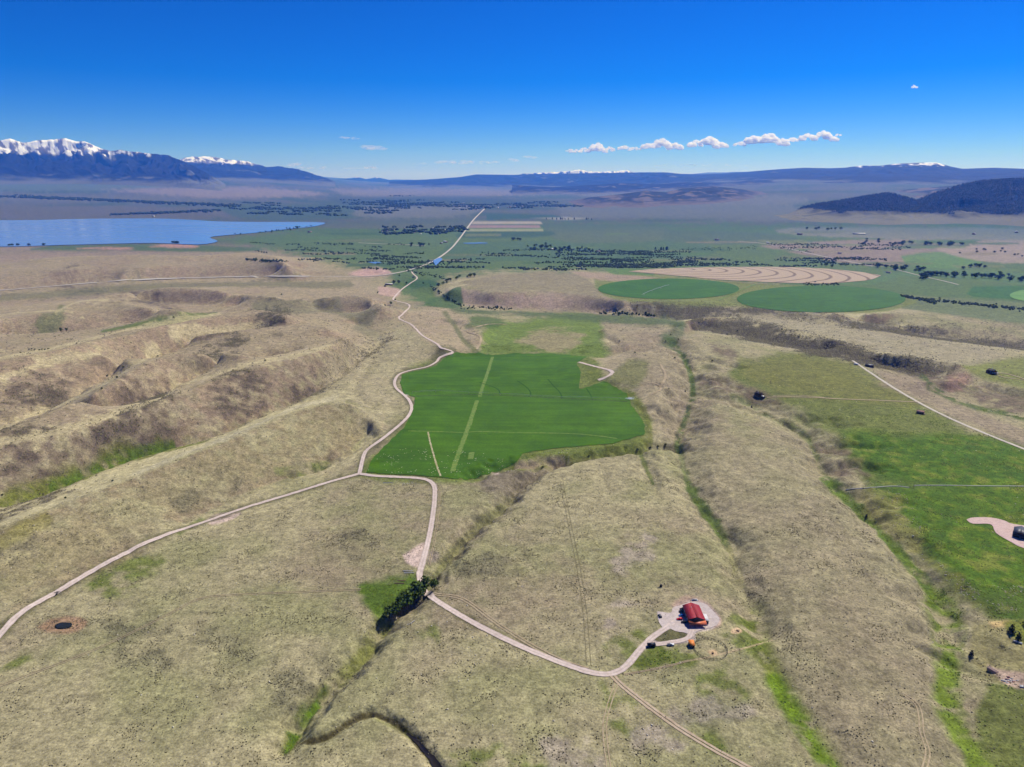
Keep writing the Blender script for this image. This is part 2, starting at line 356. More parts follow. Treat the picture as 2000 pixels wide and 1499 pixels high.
gx = np.gradient(TZ, axis=1) / np.maximum(np.hypot(np.gradient(TX, axis=1), np.gradient(TY, axis=1)), 1e-6)
gr = np.gradient(TZ, axis=0) / np.maximum(np.hypot(np.gradient(TX, axis=0), np.gradient(TY, axis=0)), 1e-6)
SLOPE = np.hypot(gx, gr)
def mixc(C, c, m): return C + (np.asarray(c) - C) * m[..., None]
DRY, OLIVE, BROWN = alb((172, 162, 124)), alb((144, 142, 98)), alb((152, 136, 112))
COLR = np.zeros(TX.shape + (3,)) + DRY
COLR = mixc(COLR, OLIVE, sstep(-.25, .35, nz_mid + .5 * nz_big) * .75)
COLR = mixc(COLR, BROWN, sstep(0, .5, nz_big - .3 * nz_mid + .2 * nz_sm) * .7)
# shade painted into brown sagebrush slopes facing the camera, sunlight into pale grass backs
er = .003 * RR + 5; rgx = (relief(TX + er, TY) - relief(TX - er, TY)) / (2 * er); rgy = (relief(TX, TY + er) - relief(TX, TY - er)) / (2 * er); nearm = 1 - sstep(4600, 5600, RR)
front_shade = sstep(.05, .26, -(rgx * .62 - rgy * .78)) * nearm; back_sunlit = sstep(.03, .2, (rgx * .72 - rgy * .69)) * nearm
COLR = mixc(COLR, alb((142, 120, 98)), front_shade * sstep(-.6, .3, nz_mid + nz_sm) * .85)
COLR = mixc(COLR, alb((206, 194, 148)), back_sunlit * .8)
SG = np.zeros(TX.shape)                       # where sagebrush grows thick
def paint(pts, c, k=1.0, soft=6.0, rag=0.5, curve=True, nz=None, thr=None):
    sl, s = grid_sdf(pts, soft * 2 + 4, curve)
    if sl is None: return
    m = sstep(-soft, soft, s + rag * soft * (2.2 * nz_mid[sl] + 1.4 * nz_sm[sl])) * k
    if thr is not None: m = m * sstep(thr[0], thr[1], nz_sm[sl] + .6 * nz_mid[sl])
    COLR[sl] = mixc(COLR[sl], alb(c), m)
    if max(c) < 130 and max(c) - min(c) < 30: SG[sl] = np.maximum(SG[sl], m * (1.4 - max(c) / 160))
    elif k > .5 and c[1] > c[0]: SG[sl] *= 1 - .8 * m
def stripe(pts, wpx, c, k=1.0, rag=0.5, thr=None, smooth=True):
    p = smooth_line(pts, 5) if smooth else dens(pts, 4)
    PU, PV = to_flat(p); pad = wpx * 3
    m = VIS & (FU > PU.min() - pad) & (FU < PU.max() + pad) & (FV > PV.min() - pad) & (FV < PV.max() + pad)
    ii = np.where(m.any(1))[0]; jj = np.where(m.any(0))[0]
    if not len(ii): return
    sl = (slice(ii[0], ii[-1] + 1), slice(jj[0], jj[-1] + 1))
    d, s = line_dist(FU[sl], FV[sl], PU, PV)
    q = 1 - sstep(wpx * .35, wpx, d * (1 + rag * (1.4 * nz_mid[sl] + 1.2 * nz_sm[sl])))
    if thr is not None: q = q * sstep(thr[0], thr[1], nz_sm[sl] + .6 * nz_mid[sl])
    COLR[sl] = mixc(COLR[sl], alb(c), q * k)
# far plain colours
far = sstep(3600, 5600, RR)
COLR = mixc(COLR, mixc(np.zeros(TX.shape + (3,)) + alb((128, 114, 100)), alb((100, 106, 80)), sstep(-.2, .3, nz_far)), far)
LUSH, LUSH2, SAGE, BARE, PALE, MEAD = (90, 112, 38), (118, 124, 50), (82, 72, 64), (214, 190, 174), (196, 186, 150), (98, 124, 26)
# --- left hills: pinkish tone, dark sagebrush faces, lush hollows
paint([(-60,1000),(0,980),(250,880),(500,790),(700,690),(760,640),(740,560),(560,500),(200,490),(-60,490)], (168, 148, 122), .55, 30, .4)
for poly in ([(-60,985),(0,955),(90,925),(200,900),(300,850),(360,800),(330,770),(250,790),(150,850),(60,880),(-60,920)], [(410,790),(440,760),(500,740),(520,770),(470,800)], [(0,860),(60,870),(130,840),(60,830)],
             [(-60,790),(0,760),(100,765),(140,775),(60,790)], [(560,770),(640,740),(730,690),(760,670),(700,700),(600,750)], [(-60,1030),(0,985),(140,960),(90,985),(0,1020)], [(270,760),(300,750),(330,765),(300,775)],
             [(390,685),(460,665),(450,690)], [(520,605),(550,605),(545,622),(500,615)], [(230,575),(300,595),(340,600),(300,582),(250,570)], [(130,560),(190,562),(190,572),(140,568)]):
    paint(poly, SAGE, .8, 18, 1.0, thr=(-.7, .35))
stripe([(-20,1000),(60,972),(150,940),(240,905),(330,880),(400,862)], 16, LUSH2, .9, thr=(-.5, 0)); stripe([(100,955),(180,925),(260,893),(340,876)], 8, LUSH, .9, thr=(-.4, .1))
stripe([(-20,1075),(40,1040),(90,1015)], 14, (140, 132, 50), .7); stripe([(350,1040),(402,1012),(440,998)], 10, LUSH, .7, thr=(-.4, .2)); stripe([(540,920),(590,922),(640,908)], 9, LUSH, .75, thr=(-.4, .2))
stripe([(680,785),(720,800),(740,790)], 8, (110, 112, 60), .6); stripe([(200,648),(280,632),(360,622),(420,611)], 6, LUSH, .8); stripe([(80,640),(110,625),(120,600)], 10, (96, 112, 62), .6); stripe([(500,602),(560,598),(640,608),(720,620)], 12, (98, 108, 74), .45)
stripe([(700,640),(740,660),(760,685)], 14, (120, 118, 88), .6); stripe([(-60,585),(100,575),(300,560),(500,556),(680,556)], 12, (110, 112, 74), .6)
for l, wd in (([(-60,860),(0,838),(60,815),(140,781),(210,748),(262,712),(310,694)], 7), ([(-60,884),(0,866),(140,836),(227,807),(320,775),(345,756),(402,737),(483,713),(574,695),(640,676)], 8), ([(-60,712),(0,700),(105,680),(150,669),(266,641),(367,625),(430,613)], 4.5), ([(-60,748),(0,738),(100,706),(196,691)], 4), ([(110,608),(157,589),(210,586)], 4), ([(332,652),(420,647),(525,634)], 3), ([(-60,632),(20,614),(105,607)], 3)): stripe(l, wd, (208, 194, 148), .6, .9)  # sunlit look of the ridge backs painted in as pale grass stripes
for l in ([(262,926),(350,890),(437,858),(507,828),(577,797),(647,780)],): stripe(l, 12, PALE, .8)  # lit crest of the near ridge, its brightness painted in too
paint([(-60,1060),(140,990),(350,905),(560,815),(690,790),(730,840),(640,890),(480,950),(330,1010),(0,1170),(-60,1180)], (172, 164, 118), .5, 20, .5)
paint([(640,700),(760,650),(860,690),(790,740),(770,800),(720,850),(690,790),(640,770)], (182, 170, 134), .6, 14, .5)
paint([(760,615),(870,600),(930,640),(930,685),(860,680),(800,640)], (176, 156, 130), .6, 10, .5); paint([(990,640),(1100,610),(1330,640),(1340,860),(1290,850),(1180,720),(1180,660)], (158, 142, 118), .6, 14, .5)
# --- middle
stripe([(560,1470),(600,1400),(650,1345),(700,1295),(740,1240),(765,1210)], 20, (112, 116, 52), .8, thr=(-.35, .2)); stripe([(570,1440),(600,1395)], 18, LUSH, .8, thr=(-.4, .1))
paint([(700,1140),(790,1128),(830,1150),(760,1210),(715,1190)], LUSH, 1, 10, .8); stripe([(836,1150),(862,1110),(890,1075),(930,1035),(985,990),(1010,960)], 9, (108, 110, 62), .6)
paint([(900,930),(1000,980),(1060,930),(1110,900),(1000,900)], (128, 116, 98), .8, 14, .8); paint([(960,905),(1060,885),(1200,868),(1260,850),(1260,880),(1100,905),(1000,920)], LUSH2, .9, 8, .8)
stripe([(915,938),(940,930),(970,925)], 5, BARE, .9); stripe([(1010,912),(1060,900),(1100,905)], 8, (178, 158, 130), .8)
paint([(780,750),(800,720),(890,690),(1140,690),(1180,740),(1240,770),(1270,850),(1180,880),(1020,900),(900,945),(700,930),(760,860),(815,790)], (118, 128, 62), .95, 7, .6)
paint([(940,690),(945,650),(960,632),(1030,625),(1100,610),(1170,620),(1175,660),(1190,690),(1140,700)], (116, 134, 62), 1, 8, .6); paint([(1010,665),(1060,645),(1130,650),(1130,670),(1070,690)], (160, 146, 112), .8, 8, 1.0)
paint([(910,640),(930,615),(980,625),(970,640)], (82, 106, 50), .8, 6, .5); stripe([(870,612),(890,640),(905,665),(930,685)], 7, (104, 112, 66), .7)
paint([(1185,742),(1225,705),(1268,712),(1245,760),(1215,755)], (120, 122, 74), .8, 6, .4); stripe([(1228,772),(1250,790),(1268,830),(1270,860)], 7, LUSH2, .7)
stripe([(1300,660),(1335,700),(1350,740),(1352,780),(1335,830),(1322,868)], 9, (80, 104, 40), .85, thr=(-.4, .1)); stripe([(1328,880),(1340,930),(1365,985),(1402,1035),(1425,1075)], 10, (90, 112, 42), .9); stripe([(1425,1075),(1450,1150),(1478,1230)], 12, (120, 122, 56), .7, thr=(-.3, .3))
stripe([(1470,1220),(1500,1290),(1540,1360),(1600,1450),(1640,1520)], 34, (120, 128, 50), .85, thr=(-.35, .2)); stripe([(1510,1330),(1560,1410),(1620,1500)], 30, (106, 132, 28), .92, thr=(-.5, .05))
stripe([(1250,885),(1262,915),(1275,945)], 6, (96, 108, 50), .8); stripe([(1300,600),(1330,640),(1300,665)], 14, (92, 110, 70), .6)
for poly in ([(1180,1260),(1230,1230),(1290,1235),(1290,1300),(1200,1300)], [(1360,1320),(1420,1300),(1470,1350),(1430,1420),(1380,1380)], [(860,1470),(940,1450),(1030,1470),(1100,1520),(870,1520)], [(820,1240),(850,1220),(862,1245),(840,1270)], [(1180,1340),(1250,1370),(1240,1440),(1190,1420)],
             [(1340,1400),(1400,1400),(1410,1470),(1380,1450)], [(1270,1262),(1350,1268),(1350,1300),(1250,1300)], [(1400,1200),(1480,1180),(1500,1260),(1430,1280)], [(170,1140),(280,1095),(310,1100),(250,1150),(190,1180)], [(0,1290),(60,1270),(60,1300),(0,1310)]):
    paint(poly, (104, 116, 46), .8, 12, 1.0, thr=(-.4, .2))
for poly in ([(1300,1390),(1400,1360),(1470,1380),(1440,1420),(1330,1410)], [(1230,1400),(1320,1430),(1330,1460),(1240,1460)], [(1060,1450),(1160,1440),(1170,1520),(1080,1520)], [(1150,1230),(1210,1170),(1240,1180),(1180,1250)], [(1200,1100),(1250,1040),(1270,1060),(1220,1110)]):
    paint(poly, (170, 156, 140), .7, 12, 1.0, thr=(-.4, .3))
for poly in ([(0,1230),(100,1200),(200,1220),(330,1215),(420,1230),(500,1290),(420,1260),(250,1230),(100,1245)], [(540,1300),(640,1280),(660,1360),(560,1390)], [(230,1260),(330,1260),(320,1300),(240,1290)], [(330,960),(450,935),(460,960),(350,985)], [(0,1055),(60,1050),(60,1080),(0,1090)], [(640,1060),(700,1040),(720,1080),(650,1090)], [(900,1120),(960,1090),(980,1110),(920,1140)]):
    paint(poly, (112, 108, 84), .6, 14, 1.0, thr=(-.3, .3))
# pond surround, track pads
paint([(70,1225),(100,1205),(140,1203),(170,1215),(150,1235),(90,1238)], (168, 136, 106), .9, 5, .7)
paint([(788,1085),(800,1078),(835,1060),(832,1098),(815,1108),(795,1098)], BARE, 1, 3, .5); paint([(840,1080),(856,1082),(852,1095),(836,1100)], (150, 138, 122), 1, 4, .6); paint([(400,1016),(425,1003),(470,1000),(455,1015),(415,1026)], BARE, .95, 3, .5)
# barn yard
paint([(1283,1195),(1310,1197),(1318,1183),(1350,1170),(1385,1180),(1408,1210),(1395,1228),(1360,1237),(1352,1255),(1270,1262),(1250,1280),(1262,1255),(1298,1228),(1288,1215)], (200, 184, 174), 1, 2.5, .3)
paint([(1310,1185),(1340,1160),(1390,1180),(1412,1212),(1395,1228),(1360,1200)], (190, 158, 140), .7, 5, .8); paint([(1273,1250),(1305,1228),(1343,1238),(1340,1250),(1295,1255)], (112, 108, 72), 1, 2.5, .3)
paint([(1428,1230),(1440,1226),(1450,1233),(1440,1238),(1428,1237)], (214, 184, 146), 1, 1.5, .3); paint([(1382,1273),(1395,1269),(1402,1278),(1390,1280)], (206, 176, 136), 1, 1.5, .3)
stripe([(1220,1318),(1290,1305),(1350,1290),(1380,1285),(1420,1275),(1470,1262),(1510,1250)], 2.4, (190, 168, 134), .8, .3)
# --- right: near mesa, hollows, benches
paint([(1360,790),(1450,850),(1560,840),(1620,950),(1760,1100),(1840,1250),(1830,1520),(1660,1520),(1500,1250),(1400,1020),(1330,900)], (158, 146, 116), .5, 14, .6)
stripe([(1430,770),(1500,815),(1570,850),(1600,905),(1620,945)], 8, (98, 112, 56), .7, thr=(-.4, .2)); stripe([(1612,940),(1690,1010),(1740,1065),(1790,1120),(1830,1180)], 14, (94, 118, 34), .92, thr=(-.7, -.1)); stripe([(1830,1180),(1850,1230),(1850,1290),(1850,1380),(1880,1440),(1930,1520)], 38, (110, 132, 34), .92, thr=(-.55, .0))
paint([(1440,700),(1530,690),(1640,700),(1700,735),(1800,792),(1900,840),(2060,910),(2060,1230),(1960,1215),(1900,1190),(1800,1060),(1700,960),(1600,840),(1500,790),(1430,740)], (112, 122, 56), .9, 12, .6)
paint([(1450,700),(1640,700),(1700,740),(1800,790),(1700,785),(1540,770),(1460,740)], (124, 124, 66), .85, 14, .6); paint([(1640,840),(1760,850),(1900,850),(2060,890),(2060,950),(1760,945),(1700,910)], (90, 120, 20), .95, 14, .6)
paint([(1690,955),(1780,952),(2060,952),(2060,1215),(1930,1200),(1860,1110),(1760,1040)], MEAD, .95, 12, .6); paint([(1800,1080),(1900,1140),(2060,1180),(2060,1220),(1900,1195),(1840,1130)], (112, 118, 56), .8, 10, .8)
for c_, th_ in (((132, 132, 62), (.05, .5)), ((70, 104, 26), (.0, .6))): paint([(1640,840),(1760,850),(2060,890),(2060,1215),(1930,1200),(1760,1040),(1690,955)], c_, .55, 12, .6, thr=th_ if c_[0] > 100 else (.3, -.2))
paint([(1660,960),(1720,960),(1800,1060),(1760,1060),(1700,1010)], (150, 142, 86), .7, 10, 1.0)
paint([(1900,1215),(2060,1215),(2060,1345),(1950,1330),(1900,1290)], (150, 142, 96), .8, 8, .8); paint([(1930,1340),(2060,1345),(2060,1520),(1960,1520),(1900,1420)], (104, 114, 50), .85, 10, .8); paint([(1930,1300),(1960,1310),(2010,1320),(2010,1345),(1970,1340)], (196, 170, 150), .9, 4, .6); paint([(1930,1215),(1970,1212),(1965,1222),(1940,1225)], (205, 176, 122), .8, 4, .6)
paint([(1960,1215),(2060,1205),(2060,1260),(1990,1255)], (120, 128, 40), .8, 5, .6)
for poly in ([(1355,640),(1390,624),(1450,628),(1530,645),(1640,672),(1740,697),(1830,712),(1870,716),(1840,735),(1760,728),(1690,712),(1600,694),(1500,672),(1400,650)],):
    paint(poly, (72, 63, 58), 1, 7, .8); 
paint([(1230,592),(1300,592),(1420,600),(1520,612),(1420,616),(1330,622),(1240,612)], (92, 84, 78), .9, 5, .8); paint([(1500,608),(1620,620),(1740,640),(1880,655),(2060,672),(2060,690),(1900,672),(1700,645),(1560,622)], (102, 94, 86), .9, 6, .8)
paint([(870,565),(960,575),(1080,572),(1165,582),(1240,595),(1200,610),(1080,604),(940,600),(880,585)], (176, 154, 136), .8, 5, .6); paint([(900,550),(1000,535),(1110,530),(1165,560),(1175,585),(1080,568),(960,570)], (150, 140, 110), .9, 4, .4)
for poly in ([(1380,672),(1420,680),(1440,700),(1400,690)], [(1430,745),(1500,770),(1540,800),(1480,790)], [(1370,735),(1420,745),(1460,770),(1410,765),(1370,755)], [(1590,905),(1660,905),(1700,930),(1640,935)], [(1590,870),(1640,878),(1660,890),(1610,888)], [(1800,730),(1850,715),(1880,740),(1840,765),(1790,755)], [(1880,770),(2060,775),(2060,820),(1940,800)]):
    paint(poly, (116, 100, 84), .8, 8, .8, thr=(-.5, 0))
paint([(1850,735),(1890,722),(1900,745),(1860,760)], (172, 138, 118), .7, 5, .8); paint([(1870,705),(2060,700),(2060,765),(1960,752),(1905,740)], (128, 134, 70), .9, 5, .5); stripe([(1800,738),(1840,770),(1900,795),(1960,808),(2060,835)], 9, (86, 108, 44), .8, thr=(-.5, 0)); paint([(1700,720),(1800,742),(1830,775),(1980,830),(2060,870),(2060,900),(1930,845),(1800,785)], (158, 142, 118), .8, 8, .5)
paint([(1430,615),(1545,622),(1720,650),(1930,680),(1960,700),(1870,712),(1700,682),(1560,645),(1460,624)], (164, 154, 124), .8, 5, .4)
paint([(870,600),(960,606),(1100,612),(1300,622),(1330,640),(1200,632),(1000,615),(900,612)], (92, 108, 66), .9, 5, .6)
# --- valley floor
paint([(430,470),(640,440),(900,440),(1100,435),(1560,440),(2060,450),(2060,620),(1780,600),(1500,560),(1160,530),(880,540),(850,600),(760,560),(760,535),(640,510),(540,490)], (92, 116, 66), .95, 10, .6)
for poly, c in (([(640,435),(720,432),(950,425),(960,440),(880,446),(640,446)], (112,112,92)), ([(880,475),(1060,470),(1300,470),(1400,490),(1300,510),(1000,510),(860,505)], (86,112,76)), ([(1060,437),(1180,440),(1300,445),(1290,470),(1130,475),(1075,462)], (98,112,84)), ([(905,452),(1060,450),(1070,462),(900,465)], (70,96,70)),
    ([(1300,450),(1480,455),(1560,470),(1400,478),(1300,470)], (90,108,82)), ([(1480,480),(1700,520),(1880,500),(2060,480),(2060,470),(1700,468)], (150,132,116)), ([(1760,500),(1830,492),(1920,505),(1880,525),(1780,520)], (104,136,72)), ([(1830,480),(1960,470),(2060,472),(2060,510),(1930,512),(1840,492)], (162,146,128)), ([(1850,470),(1560,460),(1560,445),(2060,448),(2060,468)], (136,132,112)),
    ([(1500,556),(1700,556),(1760,540),(1880,545),(2060,560),(2060,540),(1800,525),(1720,540)], (96,124,76)), ([(1900,560),(2060,560),(2060,585),(1900,580)], (70,112,58)), ([(1760,575),(1900,585),(2060,600),(2060,640),(1800,608),(1760,600)], (116,126,86)), ([(1160,545),(1230,535),(1440,552),(1580,560),(1760,575),(1790,590),(1700,612),(1500,602),(1240,592),(1170,570)], (126,134,72)), ([(1110,530),(1240,538),(1300,548),(1170,548)], (170,150,126)),
    ([(1180,526),(1240,528),(1280,538),(1200,536)], (100,130,70)), ([(800,545),(850,548),(850,560),(790,562)], (72,104,62)), ([(900,560),(830,590),(850,600),(900,600)], (84,110,62)), ([(740,560),(780,565),(775,580),(740,575)], (196,166,148)), ([(100,480),(300,478),(500,484),(470,492),(200,490),(60,488)], (86,108,66)), ([(150,486),(210,483),(262,485),(240,489)], (180,140,122)), ([(290,482),(330,477),(385,480),(370,485)], (184,142,124)),
    ([(680,536),(700,528),(735,520),(765,535),(720,541)], (206,170,156))):
    paint(poly, c, .92, 2.2, .4)
for poly, c in (([(926,432),(1055,433),(1060,438),(920,438)], (206,176,150)), ([(918,440),(1053,440),(1056,445),(915,445)], (178,140,130)), ([(915,447),(1060,447),(1062,452),(910,452)], (160,160,112)), ([(985,424),(1110,424),(1160,428),(1100,430)], (196,170,148)), ([(950,418),(1080,420),(1100,425),(950,430)], (86,106,82))): paint(poly, c, 1, 1.2, .1, curve=False)
prng = np.random.default_rng(5); VC = [(78,108,58), (104,126,70), (122,128,82), (70,98,60), (140,130,100), (90,120,62), (112,118,78)]
for k in range(44):
    u = prng.uniform(560, 1960); v = prng.uniform(452, 527); wd = prng.uniform(50, 150); ht = prng.uniform(2, 6); sh = prng.uniform(-25, 25)
    if 1150 < u < 1750 and v > 515: continue
    paint([(u, v), (u + wd, v - .5), (u + wd + sh, v + ht), (u + sh, v + ht + .5)], VC[k % 7], .75, 1.2, .3, curve=False)
stripe([(590,1452),(640,1440),(690,1408),(735,1398),(790,1428),(830,1470),(862,1520)], 7, (92, 84, 54), .9); stripe([(735,1406),(800,1440),(850,1495)], 12, (112, 116, 58), .5, thr=(-.3, .3)); stripe([(560,1470),(590,1420),(640,1350)], 10, (86, 112, 28), .9, thr=(-.4, .2))
for rp_ in ([(0,1240),(45,1195),(110,1158),(200,1105),(300,1055),(400,1020),(480,992),(560,968),(640,943),(702,926)], [(702,926),(711,889),(748,857),(790,822),(804,801),(800,784),(774,759),(771,745),(781,731),(835,717),(860,698),(886,690)], [(810,934),(835,938),(848,950),(849,975),(845,1010),(838,1050),(828,1090),(820,1122)], [(836,1161),(870,1185),(930,1220),(1000,1255),(1070,1285),(1130,1307),(1170,1317),(1200,1315)]): stripe(rp_, 9, (112, 108, 74), .75, .5)
# far benches: soft bands of plough, grass and trees
for poly, c in (([(-80,400),(300,405),(560,420),(400,428),(-80,430)], (140,118,98)), ([(-80,355),(300,358),(250,372),(-80,372)], (128,128,104)), ([(200,372),(460,365),(640,380),(420,388)], (186,148,132)), ([(-80,378),(200,380),(430,392),(300,396),(-80,392)], (142,124,108)), ([(420,404),(640,398),(800,410),(640,430),(480,430)], (100,110,84)),
    ([(640,370),(900,368),(1100,378),(900,385),(700,384)], (170,140,128)), ([(640,388),(900,384),(1100,398),(950,408),(700,402)], (92,98,84)), ([(700,405),(900,402),(940,410),(880,425),(700,425)], (152,134,120)), ([(1080,400),(1300,395),(1540,400),(1560,430),(1300,425),(1120,425)], (142,128,112)), ([(1100,370),(1400,380),(1560,385),(1540,400),(1200,392)], (150,132,116))):
    paint(poly, c, .85, 4, .5)
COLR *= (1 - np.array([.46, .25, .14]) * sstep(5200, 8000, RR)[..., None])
COLR *= (1 + .10 * nz_sm + .12 * nz_mid)[..., None]
COLR = np.clip(COLR, .01, .8)
# ------------------------------------------------------------------ terrain object
def ground_mat(name, grain=.34):
    m = mat_new(name, (.2, .2, .1), .95, .1); n = m.node_tree.nodes; l = m.node_tree.links; b = n['Principled BSDF']
    at = n.new('ShaderNodeAttribute'); at.attribute_name = 'Col'; tc = n.new('ShaderNodeTexCoord')
    def noise(s, d): 
        q = n.new('ShaderNodeTexNoise'); q.inputs['Scale'].default_value = s; q.inputs['Detail'].default_value = d; q.inputs['Roughness'].default_value = .7
        l.new(tc.outputs['Object'], q.inputs['Vector']); return q
    n1, n2, n3 = noise(.16, 5), noise(.55, 3), noise(.045, 6)
    def mr(q, lo, hi):
        r = n.new('ShaderNodeMapRange'); r.inputs['From Min'].default_value = .3; r.inputs['From Max'].default_value = .7
        r.inputs['To Min'].default_value = lo; r.inputs['To Max'].default_value = hi; l.new(q.outputs['Fac'], r.inputs['Value']); return r
    a, c = mr(n1, 1 - grain, 1 + grain * .8), mr(n2, 1 - grain * .9, 1 + grain * .9)
    mu = n.new('ShaderNodeMath'); mu.operation = 'MULTIPLY'; l.new(a.outputs[0], mu.inputs[0]); l.new(c.outputs[0], mu.inputs[1])
    e = mr(n3, 1 - grain * .55, 1 + grain * .55); mu2 = n.new('ShaderNodeMath'); mu2.operation = 'MULTIPLY'; l.new(mu.outputs[0], mu2.inputs[0]); l.new(e.outputs[0], mu2.inputs[1])
    vm = n.new('ShaderNodeVectorMath'); vm.operation = 'SCALE'; l.new(at.outputs['Color'], vm.inputs[0]); l.new(mu2.outputs[0], vm.inputs['Scale'])
    l.new(vm.outputs[0], b.inputs['Base Color'])
    bp = n.new('ShaderNodeBump'); bp.inputs['Distance'].default_value = .55; bp.inputs['Strength'].default_value = .8
    l.new(n2.outputs['Fac'], bp.inputs['Height']); l.new(bp.outputs['Normal'], b.inputs['Normal'])
    return m
M_GROUND = ground_mat('grassland', .42)
nr, nc = TX.shape
idx = np.arange(nr * nc).reshape(nr, nc)
quads = np.stack([idx[:-1, :-1], idx[:-1, 1:], idx[1:, 1:], idx[1:, :-1]], -1).reshape(-1, 4)[:, ::-1]
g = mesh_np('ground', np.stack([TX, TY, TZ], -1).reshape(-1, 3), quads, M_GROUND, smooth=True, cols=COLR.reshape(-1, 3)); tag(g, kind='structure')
# ------------------------------------------------------------------ draped fields, roads
def drape(name, pts, mat, lift=.3, curve=False, rag=0.0):
    """the patch of ground inside a pixel outline, as its own sheet with a clean edge, lying on the terrain"""
    sl, s = grid_sdf(pts, 6, curve); s = s + rag * (1.6 * nz_sm[sl] + nz_mid[sl]); X, Y, Z = TX[sl], TY[sl], TZ[sl]
    V = []; key = {}; Q = []; T = []
    def vert(i, j):
        k = (i, j)
        if k not in key: key[k] = len(V); V.append((X[i, j], Y[i, j], Z[i, j] + lift + .00035 * math.hypot(X[i, j], Y[i, j])))
        return key[k]
    def cut(a, b):
        k = (a, b) if a < b else (b, a)
        if k not in key:
            t = s[a] / (s[a] - s[b]); P = [(q[a] + (q[b] - q[a]) * t) for q in (X, Y, Z)]
            key[k] = len(V); V.append((P[0], P[1], P[2] + lift + .00035 * math.hypot(P[0], P[1])))
        return key[k]
    ins = s > 0; any_ = ins[:-1, :-1] | ins[1:, :-1] | ins[:-1, 1:] | ins[1:, 1:]
    for i, j in zip(*np.where(any_)):
        ring = [(i, j), (i + 1, j), (i + 1, j + 1), (i, j + 1)]; out = []
        for a, b in zip(ring, ring[1:] + ring[:1]):
            if ins[a]: out.append(vert(*a))
            if ins[a] != ins[b]: out.append(cut(a, b))
        if len(out) == 4: Q.append(out)
        elif len(out) == 3: T.append(out)
        elif len(out) == 5: Q.append(out[:4]); T.append([out[0], out[3], out[4]])
    fs = [np.array(Q, int).reshape(-1, 4)] + ([np.array(T, int).reshape(-1, 3)] if T else [])
    return mesh_np(name, np.array(V), fs, mat, smooth=True, cols=np.ones((len(V), 3)))
def strip_world(x, y, wid, lift=.3, rag=.12, seed=1, off=0.0):
    """vertices and quads of a road strip along world points"""
    x = np.asarray(x); y = np.asarray(y); d = np.r_[0, np.cumsum(np.hypot(np.diff(x), np.diff(y)))]
    L = d[-1]; rm = np.hypot(x, y); tt = [0.0]
    while tt[-1] < L: tt.append(tt[-1] + max(2.0, .004 * np.interp(tt[-1], d, rm)))
    tt = np.minimum(tt, L); X = np.interp(tt, d, x); Y = np.interp(tt, d, y)
    for _ in range(2): X[1:-1] = .25 * X[:-2] + .5 * X[1:-1] + .25 * X[2:]; Y[1:-1] = .25 * Y[:-2] + .5 * Y[1:-1] + .25 * Y[2:]
    tx = np.gradient(X); ty = np.gradient(Y); n = np.maximum(np.hypot(tx, ty), 1e-6); nx, ny = -ty / n, tx / n
    W = np.broadcast_to(wid, X.shape) if np.ndim(wid) == 0 else np.interp(tt / L, np.linspace(0, 1, len(wid)), wid)
    V = []; K = 5
    for k, f in enumerate((-.5, -.25, 0, .25, .5)):
        e = W * f * (1 + rag * pnoise(tt / 6, tt * 0 + k * 3.7, seed) * (abs(f) > .4)) + off
        px, py = X + nx * e, Y + ny * e; pz = ground(px, py); V.append((px, py, pz))
    zc = np.maximum(V[2][2], (V[0][2] + V[4][2]) / 2)
    P = np.stack([np.stack([a, b, np.maximum(c, .5 * c + .5 * zc) + lift * .6 + .0003 * np.hypot(a, b)], -1) for a, b, c in V], 1)
    m = len(X); I = np.arange(m * K).reshape(m, K)
    q = np.stack([I[:-1, :-1], I[:-1, 1:], I[1:, 1:], I[1:, :-1]], -1).reshape(-1, 4)[:, ::-1]
    return P.reshape(-1, 3), q
def road(name, pts, wid, mat, lift=.3, rag=.12, n=5):
    p = smooth_line(pts, n); x, y, z = hit(p[:, 0], p[:, 1]); V, q = strip_world(x, y, wid, lift, rag)
    k_ = np.tile([.80, 1.06, .86, 1.06, .80], len(V) // 5) * (1 + .10 * fbm(V[:, 0] / 9, V[:, 1] / 9, 3, 77)); k_ *= 1 + .08 * pnoise(V[:, 0] / 60, V[:, 1] / 60, 78)      # wheel lanes worn paler than crown and verge
    return tag(mesh_np(name, V, q, mat, smooth=True, cols=np.repeat(k_[:, None], 3, 1)), kind='structure')
